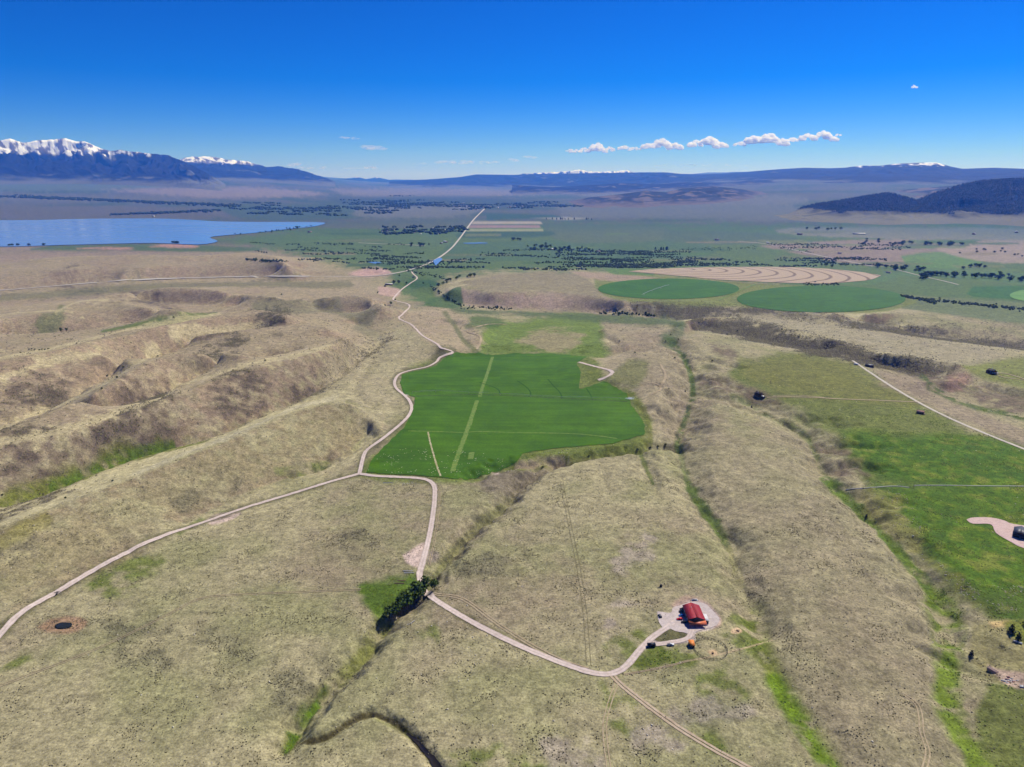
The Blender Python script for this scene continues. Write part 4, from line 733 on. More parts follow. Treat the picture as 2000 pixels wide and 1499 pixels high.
# ------------------------------------------------------------------ trees
def leaf_mesh(name, cen, rad, nleaf, size, c1, c2, tri=False):
    """leaf clumps spread through ellipsoid lobes (cen (k,3), rad (k,3))"""
    cen = np.asarray(cen, float); rad = np.asarray(rad, float); w_ = rad.prod(1) ** (2 / 3); k = rng.choice(len(cen), nleaf, p=w_ / w_.sum())
    d = rng.standard_normal((nleaf, 3)); d /= np.linalg.norm(d, axis=1)[:, None]; P = cen[k] + d * rad[k] * (rng.random((nleaf, 1)) ** .35)
    a = rng.standard_normal((nleaf, 3)); a /= np.linalg.norm(a, axis=1)[:, None]; b = np.cross(a, d + .6 * rng.standard_normal((nleaf, 3))); b /= np.maximum(np.linalg.norm(b, axis=1)[:, None], 1e-6)
    s = size * (.6 + .8 * rng.random((nleaf, 1)))
    if tri: V = np.stack([P + a * s, P - .5 * a * s + .8 * b * s, P - .5 * a * s - .8 * b * s], 1); Fq = np.arange(nleaf * 3).reshape(-1, 3)
    else: V = np.stack([P + a * s, P + b * s * .7, P - a * s, P - b * s * .7], 1); Fq = np.arange(nleaf * 4).reshape(-1, 4)
    t = rng.random((nleaf, 1)); C = np.repeat(alb(c1) * (1 - t) + alb(c2) * t, V.shape[1], 0)
    o = mesh_np(name, V.reshape(-1, 3), Fq, M_LEAF, cols=C); me = o.data; bpy.data.objects.remove(o); return me
def tube(P, rad, sides=5):
    P = np.asarray(P, float); V = []; n = len(P)
    for k in range(n):
        d = P[min(k + 1, n - 1)] - P[max(k - 1, 0)]; d /= np.linalg.norm(d) + 1e-9; u = np.cross(d, (.3, 1, .2)); u /= np.linalg.norm(u); v = np.cross(d, u)
        for s in range(sides): th = 2 * math.pi * s / sides; V.append(P[k] + rad[k] * (u * math.cos(th) + v * math.sin(th)))
    Fq = [(k * sides + s, k * sides + (s + 1) % sides, (k + 1) * sides + (s + 1) % sides, (k + 1) * sides + s) for k in range(n - 1) for s in range(sides)]
    return np.array(V), np.array(Fq)
def join(parts):
    V = []; Fq = []; o = 0
    for v, f in parts: V.append(v); Fq.append(np.asarray(f) + o); o += len(v)
    return np.vstack(V), np.vstack(Fq)
def mesh_data(name, V, Fq, mat, smooth=False):
    o = mesh_np(name, V, Fq, mat, smooth=smooth); me = o.data; bpy.data.objects.remove(o); return me
M_BARK = mat_noise('bark', tuple(alb((120, 108, 92))), tuple(alb((74, 64, 54))), 1.5)
def tree_proto(h, kind, nleaf, size):
    lobes = []; rads = []; tr = []
    if kind == 'broad':
        tr.append(tube([(0, 0, -.4), (.1, 0, h * .3), (.2, .1, h * .62)], [h * .03, h * .022, h * .01]))
        for k in range(7):
            th = k * 2.4 + rng.random(); zz = h * (.35 + .5 * rng.random()); rr = h * .2 * (1.1 - (zz / h - .35)); c = np.array([rr * math.cos(th), rr * math.sin(th), zz])
            tr.append(tube([(.1, 0, zz * .55), c * (.6, .6, .9), c], [h * .014, h * .009, h * .004], 4)); lobes.append(c + (0, 0, .04 * h)); rads.append(np.array([.17, .17, .15]) * h * (.8 + .4 * rng.random()))
        lobes.append((.2, 0, h * .82)); rads.append((h * .14, h * .14, h * .18))
        c1, c2 = (62, 82, 32), (102, 120, 50)
    elif kind == 'round':
        tr.append(tube([(0, 0, -.4), (0, 0, h * .35), (0, 0, h * .6)], [h * .04, h * .03, h * .012]))
        for k in range(6): th = k * 1.05; lobes.append((h * .24 * math.cos(th), h * .24 * math.sin(th), h * (.45 + .2 * rng.random()))); rads.append((h * .24, h * .24, h * .26))
        lobes.append((0, 0, h * .75)); rads.append((h * .26, h * .26, h * .22)); c1, c2 = (50, 66, 34), (84, 98, 52)
    elif kind == 'poplar':
        tr.append(tube([(0, 0, -.4), (0, 0, h * .5), (0, 0, h * .8)], [h * .025, h * .018, h * .008]))
        for k in range(5): lobes.append((rng.normal() * .03 * h, rng.normal() * .03 * h, h * (.22 + .17 * k))); rads.append(np.array([.13, .13, .15]) * h * (1 - .12 * k))
        c1, c2 = (46, 62, 32), (76, 92, 48)
    else:                                                 # conifer, juniper
        tr.append(tube([(0, 0, -.3), (0, 0, h * .5), (0, 0, h * .9)], [h * .035, h * .025, h * .008]))
        for k in range(6): lobes.append((rng.normal() * .03 * h, rng.normal() * .03 * h, h * (.14 + .145 * k))); rads.append(np.array([.30, .30, .14]) * h * (1 - .145 * k) + h * .01)
        c1, c2 = (20, 28, 16), (38, 48, 26)
    V, Fq = join(tr); return mesh_data('trunk', V, Fq, M_BARK), leaf_mesh('crown', lobes, rads, nleaf, size, c1, c2, tri=nleaf < 150)
PROTO = {'cottonwood': [tree_proto(1.0, 'broad', 420, .052) for _ in range(3)], 'juniper': [tree_proto(1.0, 'conifer', 260, .06) for _ in range(3)],
         'broad': [tree_proto(1.0, 'broad', 70, .12) for _ in range(3)], 'round': [tree_proto(1.0, 'round', 120, .12) for _ in range(2)], 'poplar': [tree_proto(1.0, 'poplar', 60, .11) for _ in range(2)], 'shrub': [tree_proto(1.0, 'round', 90, .15) for _ in range(2)]}
NT = [0]
def tree_at(kind, px, py, h, name, label, group=None, wide=1.0, cat='tree'):
    """a tree whose foot stands on the ground at a pixel"""
    x, y, z = hit([px], [py]); t = empty(name, (float(x[0]), float(y[0]), float(z[0]) - .1), rng.random() * 6.28); tag(t, label, cat, group)
    tm, cm = PROTO[kind][NT[0] % len(PROTO[kind])]; NT[0] += 1
    for nm, me in (('trunk', tm), ('crown', cm)):
        o = bpy.data.objects.new(nm, me); link(o, t); o.scale = (h * wide, h * wide, h)
    return t
for k, (px, py, h, lab) in enumerate([(760,1212,10,'dark green tree at the lower left tip of the ravine grove'), (770,1206,12,'second tree from the lower tip of the ravine grove'), (781,1201,13,'bushy dark tree in the lower half of the ravine grove'), (791,1194,14,'tall dark tree left of the grove middle, above the dead log'),
        (801,1188,15,'tall grey-trunked tree in the middle of the ravine grove'), (811,1180,16,'tallest tree of the ravine grove, left of the gravel road end'), (797,1183,12,'tree on the green meadow side of the ravine grove'), (820,1170,15,'tall dark tree where the gravel road enters the grove'), (829,1160,13,'tree at the upper end of the grove beside the road crossing'), (812,1163,10,'smaller tree on the upper left edge of the ravine grove'), (848,1152,9,'small separate tree just right of the road crossing')]):
    tree_at('cottonwood', px, py, h * 1.3, 'cottonwood_tree', lab, 'trees of the ravine grove', 1.25)
for px, py, h, lab in [(1975,1237,10,'large dark cone-shaped juniper near the right edge'), (1988,1251,8.5,'dark juniper just above the parked trailer at right'), (2004,1222,9,'dark juniper cut by the right picture edge'), (1897,1281,6,'round dark juniper alone beside the green swale at lower right'), (1692,1011,5,'small dark juniper with pale stones beside the green gully'), (1338,766,4.5,'dark juniper on the bank of the gully right of the big field'), (1468,797,5,'dark juniper in a hollow below the dark cabin'), (1705,719,6,'tree beside the dark building at the end of the pale road')]:
    tree_at('juniper', px, py, h, 'juniper_tree', lab)
for px, py, h, lab in [(120,650,13,'left of two bushy trees in the grassy hollow of the left hills'), (131,649,12,'right of two bushy trees in the grassy hollow of the left hills'), (340,623,8,'lone tree on the green strip behind the left ridges'), (738,575,11,'lone tree in the pasture left of the gravel road'), (764,597,14,'tall tree beside the bend of the gravel road'), (772,588,9,'small tree at the gravel road just above the bend'), (752,600,8,'small tree left of the gravel road bend'), (827,557,12,'lone tree right of the gravel road near the ranch'), (780,541,11,'tree below the highway near the ranch'), (550,578,8,'lone tree on the knoll left of the ranch')]:
    tree_at('broad', px, py, h, 'broadleaf_tree', lab)
for px, py, h, lab in [(769,555,17,'left of two big round trees behind the white ranch shed'), (779,555,17,'right of two big round trees behind the white ranch shed'), (794,555,10,'small round tree beside the gravel road at the ranch'), (856,561,17,'big round tree at the foot of the pale bluff'), (806,532,9,'round bush at the bridge where gravel road meets highway'), (815,528,10,'round tree right of the bridge on the highway'), (797,532,8,'round tree left of the bridge on the highway')]:
    tree_at('round', px, py, h, 'round_tree', lab)
ORD = ['leftmost', 'second from left', 'third from left', 'fourth from left', 'fifth from left', 'sixth from left', 'seventh from left', 'eighth from left', 'ninth from left', 'tenth from left', 'eleventh from left', 'twelfth from left', 'thirteenth from left', 'fourteenth from left', 'fifteenth from left', 'sixteenth from left']
G_ = 'dark shrubs dotted over the left ridges'
for k_, (px, py) in enumerate(sorted([(241,719),(308,697),(150,672),(229,739),(210,735),(518,706),(199,761),(40,690),(258,632),(62,683),(68,684),(77,685),(82,684),(88,684),(94,683),(57,684)])): tree_at('shrub', px, py, 3.6, 'shrub', ORD[k_] + ' dark round shrub dotted on the tan left ridges', G_, 1.3, 'shrub')
for k_, (px, py) in enumerate(sorted([(220,941),(128,974),(5,968)])): tree_at('shrub', px, py, 2.6, 'shrub', ORD[k_] + ' dark shrub at the edge of the sagebrush in the left valley', 'shrubs in the left valley', 1.2, 'shrub')
for k_, (px, py) in enumerate(sorted([(1391,706),(1527,645),(1420,655),(1560,660),(1365,632),(1440,648)])): tree_at('shrub', px, py, 4.2, 'shrub', ORD[k_] + ' dark shrub on the sagebrush slope of the right mesa', 'shrubs on the right mesa', 1.2, 'shrub')
for k_, (px, py) in enumerate(sorted([(1210,668),(1240,690),(1300,668),(1318,700),(1310,655),(1325,664)])): tree_at('shrub', px, py, 3.6, 'shrub', ORD[k_] + ' dark shrub in the gullies behind the big green field', 'shrubs behind the big field', 1.2, 'shrub')
for k_, (px, py) in enumerate(sorted([(1245,880),(1270,876),(1285,874),(1300,870),(1150,893),(1060,915)])): tree_at('shrub', px, py, 3.2, 'shrub', ORD[k_] + ' dark green shrub along the ravine below the big field', 'ravine shrubs below the big field', 1.3, 'shrub')
def belt(pts, n, jx, jy, h0, h1, kinds, label, group, name='valley_tree'):
    p = dens(pts, 3); Q = sorted([p[rng.integers(len(p))] + (rng.normal() * jx, rng.normal() * jy) for k in range(n)], key=lambda q: q[0])
    for k, q in enumerate(Q):
        tree_at(kinds[k % len(kinds)], q[0], q[1], 1.25 * (h0 + (h1 - h0) * rng.random()), name, (ORD[k] + ' ' + label) if n <= 12 else label, group, 1.5)
belt([(1708,524),(1760,527),(1800,531)], 20, 5, 2.0, 12, 19, ('broad', 'round'), 'tree of the dense belt left of the right-hand valley road', 'trees left of the valley road')
belt([(1800,541),(1830,540),(1870,541),(1890,541)], 22, 5, 2.2, 13, 20, ('broad', 'round'), 'tree of the dense belt right of the right-hand valley road', 'trees right of the valley road')
belt([(1900,543),(1950,545),(2000,548),(2040,550)], 28, 6, 3, 13, 20, ('broad', 'round'), 'tree in the long grove at the right picture edge', 'grove at the right edge'); belt([(1878,524),(1900,521),(1930,522)], 9, 5, 1.5, 11, 17, ('round', 'broad'), 'tree in the small clump beyond the right-edge grove', 'clump beyond the grove')
belt([(1625,505),(1640,507),(1600,519),(1640,521)], 8, 6, 2, 10, 16, ('broad',), 'tree beside the valley road behind the mown field', 'trees behind the mown field'); belt([(1745,478),(1790,477),(1830,479),(1880,478)], 26, 6, 1.2, 14, 20, ('broad', 'round'), 'tree in the far tree belt before the dark wooded hill', 'far belt before the wooded hill')
belt([(1685,480),(1710,471),(1740,481)], 8, 7, 1.5, 12, 18, ('round',), 'tree in the scattered group left of the far tree belt', 'group left of the far belt'); belt([(1575,450),(1600,450),(1630,451)], 8, 5, .8, 16, 24, ('broad',), 'tree around the far farmstead below the wooded hill', 'trees of the far farmstead')
belt([(1285,489),(1303,489)], 9, 3, .6, 15, 20, ('poplar',), 'tree of the square dark block in the green valley', 'square tree block'); belt([(803,481),(838,481)], 11, 3, .8, 14, 20, ('poplar', 'broad'), 'tree of the grove left of the highway in the valley', 'grove left of the highway')
belt([(1035,486),(1060,482),(1095,491),(1110,489)], 20, 6, 1.8, 12, 20, ('broad', 'round'), 'tree around the farms right of the highway', 'farm trees right of the highway'); belt([(1130,487),(1160,492)], 10, 5, 1.5, 12, 19, ('broad', 'poplar'), 'tree of the shelter belt by the small valley farm', 'shelter belt by the valley farm'); belt([(995,470),(1015,470)], 6, 3, .8, 12, 18, ('round',), 'tree in the small dark clump right of the highway', 'small clump by the highway')
belt([(893,545),(908,543),(925,541)], 9, 3, 1.0, 9, 13, ('broad',), 'tree in the row behind the pale bluff', 'row behind the bluff'); belt([(862,556),(872,551),(884,548)], 5, 2, 1, 8, 12, ('broad',), 'tree along the foot of the pale bluff near the ranch', 'trees at the bluff foot'); belt([(1870,500),(1905,490),(1960,492),(1985,503)], 12, 12, 3, 8, 13, ('round',), 'tree dotted over the tan hill at the far right', 'trees on the tan right hill')
belt([(20,481),(50,481),(90,481)], 6, 5, .6, 12, 18, ('round',), 'tree on the near lake shore at far left', 'lake shore trees at left'); belt([(335,476),(350,476)], 5, 3, .5, 12, 18, ('round',), 'tree in the dark clump on the near lake shore', 'lake shore clump'); belt([(430,464),(500,457),(560,450),(620,441)], 22, 5, .8, 10, 18, ('broad',), 'tree along the spit at the right end of the lake', 'trees along the lake spit'); belt([(1064,429),(1170,430)], 16, 4, .4, 16, 22, ('poplar',), 'tree of the straight far row right of the tan field strips', 'straight far tree row')
# valley scrub, hedges and the far-off woods that read as one mass
def scrub(name, strokes, h0, h1, jy=.8, wide=1.3, c1=(40, 54, 30), c2=(76, 90, 50)):
    U = []; W = []
    for (u0, v0, u1, v1, n) in strokes:
        t = rng.random(n); U.append(u0 + (u1 - u0) * t + rng.normal(size=n)); W.append(v0 + (v1 - v0) * t + jy * rng.normal(size=n) + (.6 if h0 < 9 else .2) * np.sin(t * 7 + u0))
    x, y, z = hit(np.concatenate(U), np.concatenate(W)); n = len(x); h = h0 + (h1 - h0) * rng.random(n); t = rng.random((n, 1))
    return blobs(name, x, y, z, h * .5 * wide, h, alb(c1) * (1 - t) + alb(c2) * t, M_LEAF, 2, 5)
st = []
for k in range(46):
    u = rng.uniform(640, 1240); v = rng.uniform(486, 527) ; Lh = rng.uniform(40, 170); st.append((u, v, u + Lh, v + rng.uniform(-2, 4), int(Lh * .75)))
for k in range(26): u = rng.uniform(470, 760); v = rng.uniform(474, 512); Lh = rng.uniform(20, 90); st.append((u, v, u + Lh, v + rng.uniform(-1, 4), int(Lh * .7)))
for k in range(34): u = rng.uniform(1080, 1660); v = rng.uniform(505, 522); Lh = rng.uniform(30, 120); st.append((u, v, u + Lh, v + rng.uniform(-2, 2), int(Lh * .8)))
for k in range(12): u = rng.uniform(1500, 1760); v = rng.uniform(476, 488); Lh = rng.uniform(30, 90); st.append((u, v, u + Lh, v + rng.uniform(-1, 1), int(Lh * .7)))
scrub('valley_scrub', st, 3, 8)
st = [(1180,497,1380,487,110), (1380,487,1480,484,60), (1500,478,1590,495,60), (1760,578,1830,592,160), (1810,585,2060,612,300), (1570,556,1640,556,60), (760,516,860,510,60), (790,527,870,545,60), (900,601,1000,604,50), (840,560,900,598,60), (1170,612,1280,616,70)]
scrub('stream_scrub', st, 2.5, 6, 1.6)
st = []
for k in range(30): u = rng.uniform(730, 900); v = rng.uniform(444, 458); st.append((u, v, u + 30, v, 8))
for k in range(50): u = rng.uniform(640, 1090); v = 400 + rng.normal() * 5; st.append((u, v, u + 50, v + rng.uniform(-1, 1), 26))
for k in range(40): u = rng.uniform(440, 760); v = 408 + rng.normal() * 7; st.append((u, v, u + 40, v + 1, 22))
for k in range(10): st.append((rng.uniform(-60, 60), 383 + rng.normal(), 470, 402 + rng.normal() * 2, 120))
for k in range(6): st.append((220 + rng.normal() * 5, 420, 430, 412 + rng.normal(), 60))
scrub('far_woods', st, 10, 22, .5, 1.8)
# conifers on the wooded hill: one far-off mass
X, Y, Z, rel, C = HILL; wgt = (C[..., 0] < alb((60, 60, 60))[0]).astype(float); k = rng.choice(X.size, 22000, p=(wgt / wgt.sum()).ravel()); t = rng.random((22000, 1))
hx_ = X.ravel()[k] + rng.normal(size=22000) * 14; hy_ = Y.ravel()[k] + rng.normal(size=22000) * 14
blobs('hill_forest', hx_, hy_, Z.ravel()[k] - 3, 6 + 4 * rng.random(22000), 10 + 7 * rng.random(22000), alb((12, 18, 12)) * (1 - t) + alb((26, 34, 20)) * t, M_LEAF, 1, 4)
# ------------------------------------------------------------------ building kit
CUBE = [(0, 3, 2, 1), (4, 5, 6, 7), (0, 1, 5, 4), (1, 2, 6, 5), (2, 3, 7, 6), (3, 0, 4, 7)]
def box(x0, x1, y0, y1, z0, z1): return np.array([(x0, y0, z0), (x1, y0, z0), (x1, y1, z0), (x0, y1, z0), (x0, y0, z1), (x1, y0, z1), (x1, y1, z1), (x0, y1, z1)], float), np.array(CUBE)
def slab(a, b, c, d, t=.12):
    """a thick sheet through four corners"""
    P = np.array([a, b, c, d], float); n = np.cross(P[1] - P[0], P[3] - P[0]); n /= np.linalg.norm(n)
    if n[2] < 0: n = -n
    return np.vstack([P - n * t, P]), np.array(CUBE)
def part(name, geo, mat, parent, label=None):
    if isinstance(geo, list): geo = join(geo)
    o = mesh_np(name, geo[0], geo[1], mat, parent)
    if label: o['label'] = label
    return o
def plain(name, c, rough=.6, spec=.3, metal=0.0, var=.12, sc=.6): 
    a = np.asarray(alb(c)); return mat_noise(name, tuple(a * (1 - var)), tuple(np.minimum(a * (1 + var), .9)), sc, rough, spec, metal=metal)
M_RED, M_ORANGE, M_DWALL, M_WHITE, M_DROOF, M_GLASS = plain('red_metal_roof', (178, 54, 60), .52, .2), plain('orange_metal', (224, 120, 74), .45), plain('dark_wall', (70, 60, 54), .8), plain('white_metal', (226, 220, 214), .45), plain('charcoal_roof', (72, 72, 80), .5), mat_new('window_glass', (.02, .025, .03), .1, .6)
M_WOOD, M_LOG, M_PINKROOF, M_TYRE, M_STEEL, M_BLACK = plain('weathered_wood', (120, 98, 80), .85), plain('log_wall', (104, 80, 60), .85), plain('faded_shingle', (186, 140, 124), .8), mat_new('tyre_rubber', (.015, .015, .015), .8, .2), plain('galvanised_steel', (190, 190, 188), .4, .5, .3), plain('black_paint', (30, 30, 32), .4)
def house(name, loc, rz, w_, l_, eave, ridge, wall_m, roof_m, label, cat='house', group=None, over=.5, windows=3, door=True, simple=False):
    """gabled building: ridge along local y, w_ wide (x), l_ long (y)"""
    t = empty(name, loc, rz); tag(t, label, cat, group); hw, hl = w_ / 2, l_ / 2
    V = np.array([(-hw, -hl, -1), (hw, -hl, -1), (hw, hl, -1), (-hw, hl, -1), (-hw, -hl, eave), (hw, -hl, eave), (hw, hl, eave), (-hw, hl, eave)], float)
    W = [(V, np.array(CUBE))]
    for yy in (-hl, hl):
        s = .1 if yy < 0 else -.1
        g = np.array([(-hw, yy, eave), (hw, yy, eave), (0, yy, ridge - .05), (0, yy, ridge - .05), (-hw, yy + s, eave), (hw, yy + s, eave), (0, yy + s, ridge - .05), (0, yy + s, ridge - .05)], float); W.append((g, np.array(CUBE)))
    part('wall', W, wall_m, t)
    k = (ridge - eave) / hw; e = eave - k * over; o = hw + over; yl = hl + over
    part('roof_slope', slab((-o, -yl, e), (-o, yl, e), (-.02, yl, ridge), (-.02, -yl, ridge)), roof_m, t); part('roof_slope', slab((o, -yl, e), (o, yl, e), (.02, yl, ridge), (.02, -yl, ridge)), roof_m, t)
    if simple: return t
    part('ridge_cap', box(-.18, .18, -yl, yl, ridge - .03, ridge + .08), roof_m, t)
    for q in range(windows):
        yy = -hl + l_ * (q + .6) / (windows + .2)
        for sx in (-1, 1): part('window', box(sx * hw - .04, sx * hw + .04, yy - .5, yy + .5, 1.0, 2.1), M_GLASS, t)
    if door:
        d = part('door', box(-.5, .5, -hl - .06, -hl + .02, 0, 2.1), M_WOOD, t); part('handle', box(.32, .4, -hl - .12, -hl - .05, .95, 1.1), M_STEEL, d)
        part('window', box(hw * .45 - .5, hw * .45 + .5, -hl - .05, -hl + .02, 1.0, 2.1), M_GLASS, t)
    return t
def at(px, py, dz=0.0):
    x, y, z = hit([px], [py]); return (float(x[0]), float(y[0]), float(z[0]) + dz)
# ------------------------------------------------------------------ the red-roofed barn
bx, by, bz = at(1360, 1220.5); barn = empty('barn', (bx, by + 9.8, bz)); tag(barn, 'large barn with a red metal roof and an orange porch on the gravel yard', 'barn')
hw, hl, ev, rg_ = 6.5, 9.8, 5.0, 7.4
W = [box(-hw, hw, -hl, hl, -1, ev)]
for yy, s in ((-hl, .12), (hl, -.12)): W.append((np.array([(-hw, yy, ev), (hw, yy, ev), (0, yy, rg_ - .1), (0, yy, rg_ - .1), (-hw, yy + s, ev), (hw, yy + s, ev), (0, yy + s, rg_ - .1), (0, yy + s, rg_ - .1)], float), np.array(CUBE)))
part('wall', W, M_DWALL, barn)
for sx in (-1, 1):                                        # roof as standing-seam sheets laid side by side
    rs_ = empty('roof_slope'); rs_.parent = barn; n_s = 14
    for q in range(n_s):
        y0 = -hl - .2 + (2 * hl + .6) * q / n_s; y1 = y0 + (2 * hl + .6) / n_s - .05; k = (rg_ - ev) / hw; o = hw + .7
        part('roof_sheet', slab((sx * o, y0, ev - k * .7 + .02), (sx * o, y1, ev - k * .7 + .02), (sx * .03, y1, rg_ + .02), (sx * .03, y0, rg_ + .02), .1), M_RED, rs_)
part('ridge_cap', box(-.25, .25, -hl - .6, hl + .6, rg_ + .0, rg_ + .12), M_RED, barn); part('roof_vent', box(-1.6, -1.1, 3.2, 3.7, rg_ - .6, rg_ + .2), M_WHITE, barn)
porch = part('porch_roof', slab((-hw - .4, -hl - 4.4, 3.2), (hw + .9, -hl - 4.4, 3.2), (hw + .9, -hl - .1, 4.5), (-hw - .4, -hl - .1, 4.5)), M_ORANGE, barn, 'orange porch roof along the front')
for xx in (-6, -2, 2, 6): part('porch_post', box(xx - .12, xx + .12, -hl - 4.3, -hl - 4.06, -.5, 3.2), M_WOOD, porch)
lean = part('lean_to', box(hw, hw + 3.6, -hl + .3, -hl + 9.0, -1, 3.3), M_DWALL, barn); part('roof_sheet', slab((hw + .05, -hl, 4.3), (hw + 4.2, -hl, 3.2), (hw + 4.2, -hl + 9.4, 3.2), (hw + .05, -hl + 9.4, 4.3)), M_WHITE, lean, 'pale metal roof of the side shed')
for xx in (-3.2, 1.0): part('barn_door', box(xx - 1.6, xx + 1.6, -hl - .07, -hl + .02, 0, 3.0), M_WOOD, barn)
for yy in (-5, 0, 5): part('garage_door', box(-hw - .07, -hw + .02, yy - 1.6, yy + 1.6, 0, 3.2), M_STEEL, barn)
part('window', box(4.3, 5.3, -hl - .05, -hl + .02, 1.2, 2.2), M_GLASS, barn)
# ------------------------------------------------------------------ vehicles
def extr(profile, hwid):
    p = np.array(profile, float); n = len(p); V = np.vstack([np.c_[p[:, 0], np.full(n, -hwid), p[:, 1]], np.c_[p[:, 0], np.full(n, hwid), p[:, 1]]])
    Fq = [(k, (k + 1) % n, n + (k + 1) % n, n + k) for k in range(n)]; c = []
    for s in (0, n): c += [(s, s + k, s + k + 1, s + k + 1) for k in range(1, n - 1)]
    return V, np.array(Fq + c)
def wheel(parent, x, y, r=.36, w_=.24):
    V = []; n = 12
    for yy in (-w_ / 2, w_ / 2):
        for k in range(n): V.append((x + r * math.cos(6.283 * k / n), y + yy, r + r * math.sin(6.283 * k / n)))
    Fq = [(k, (k + 1) % n, n + (k + 1) % n, n + k) for k in range(n)] + [(0, k, k + 1, k + 1) for k in range(1, n - 1)] + [(n, n + k, n + k + 1, n + k + 1) for k in range(1, n - 1)]
    o = part('wheel', (np.array(V), np.array(Fq)), M_TYRE, parent); part('rim', box(x - .16, x + .16, y - w_ / 2 - .01, y + w_ / 2 + .01, r - .16, r + .16), M_STEEL, o); return o
def vehicle(name, px, py, rz, paint_c, kind, label):
    t = empty(name, at(px, py, .12), rz); tag(t, label, 'truck' if kind == 'pickup' else 'car'); m = plain(name + '_paint', paint_c, .3, .5, 0, .04)
    if kind == 'pickup':
        part('body', [extr([(-2.7, .45), (2.7, .45), (2.7, .95), (2.5, 1.12), (1.0, 1.15), (-.7, 1.15), (-2.7, 1.15)], .95)], m, t); cab = part('cab', extr([(-.7, 1.15), (1.05, 1.15), (.55, 1.78), (-.6, 1.8)], .85), m, t)
        part('windscreen', slab((1.06, -.75, 1.2), (1.06, .75, 1.2), (.6, .72, 1.74), (.6, -.72, 1.74), .03), M_GLASS, cab)
        for sy in (-1, 1): part('side_window', box(-.5, .6, sy * .86 - .01, sy * .86 + .01, 1.25, 1.65), M_GLASS, cab)
        part('cargo_bed', box(-2.55, -.8, -.8, .8, 1.1, 1.17), M_BLACK, t); X = (1.75, -1.65)
    else:
        part('body', [extr([(-2.3, .4), (2.3, .4), (2.3, .8), (2.1, .95), (1.1, 1.02), (-2.2, 1.05), (-2.3, .9)], .92)], m, t); cab = part('cab', extr([(-2.1, 1.03), (1.0, 1.02), (.35, 1.6), (-1.9, 1.65)], .82), m, t)
        part('windscreen', slab((1.0, -.72, 1.07), (1.0, .72, 1.07), (.42, .68, 1.56), (.42, -.68, 1.56), .03), M_GLASS, cab)
        for sy in (-1, 1): part('side_window', box(-1.8, .3, sy * .83 - .01, sy * .83 + .01, 1.12, 1.5), M_GLASS, cab)
        X = (1.4, -1.4)
    for sy in (-1, 1): part('headlight', box(2.28 if kind != 'pickup' else 2.68, 2.34 if kind != 'pickup' else 2.74, sy * .65 - .18, sy * .65 + .18, .68, .85), M_WHITE, t)
    for xx in X:
        for sy in (-.85, .85): wheel(t, xx, sy)
    return t
vehicle('car', 1327, 1211, math.pi, (214, 20, 26), 'car', 'bright red car parked left of the red-roofed barn'); vehicle('car', 1331, 1204, math.pi, (40, 110, 200), 'car', 'blue car parked beside the red car at the barn'); vehicle('pickup_truck', 1332, 1196, math.pi + .1, (34, 34, 38), 'pickup', 'black pickup parked in the shade above the blue car'); vehicle('pickup_truck', 1337, 1217, math.pi - .1, (40, 42, 44), 'pickup', 'dark pickup parked at the front left corner of the barn')
vehicle('car', 1333, 1191, math.pi + .1, (48, 46, 46), 'car', 'dark car farthest back in the row beside the barn'); vehicle('car', 1289, 1205, math.pi * .56, (60, 60, 62), 'car', 'dark car alone at the left corner of the barn yard'); vehicle('pickup_truck', 1310, 1261, .05, (232, 232, 230), 'pickup', 'white pickup on the grass edge below the loop drive')
# dark box trailer
tr = empty('trailer', at(1272, 1263, .1), .05); tag(tr, 'long dark box trailer where the drive splits', 'trailer'); part('body', box(-3.2, 3.2, -1.2, 1.2, .6, 2.6), M_BLACK, tr); part('tow_bar', box(3.2, 4.4, -.1, .1, .5, .65), M_STEEL, tr)
for sy in (-1.1, 1.1): wheel(tr, -.5, sy); wheel(tr, -1.4, sy)
# orange shed
sx_, sy_, sz_ = at(1352, 1266); sh = empty('shed', (sx_, sy_ + 2.6, sz_)); tag(sh, 'small shed with a bright orange sloping roof beside the round pen', 'shed')
part('wall', [box(-1.9, 1.9, -2.5, 2.5, -1, 2.4)], M_DWALL, sh); part('roof_sheet', slab((-2.2, -2.9, 2.45), (2.2, -2.9, 2.45), (2.2, 2.8, 3.5), (-2.2, 2.8, 3.5)), plain('orange_roof', (236, 140, 50), .5), sh); part('door', box(-.5, .5, -2.56, -2.48, 0, 2), M_WOOD, sh)
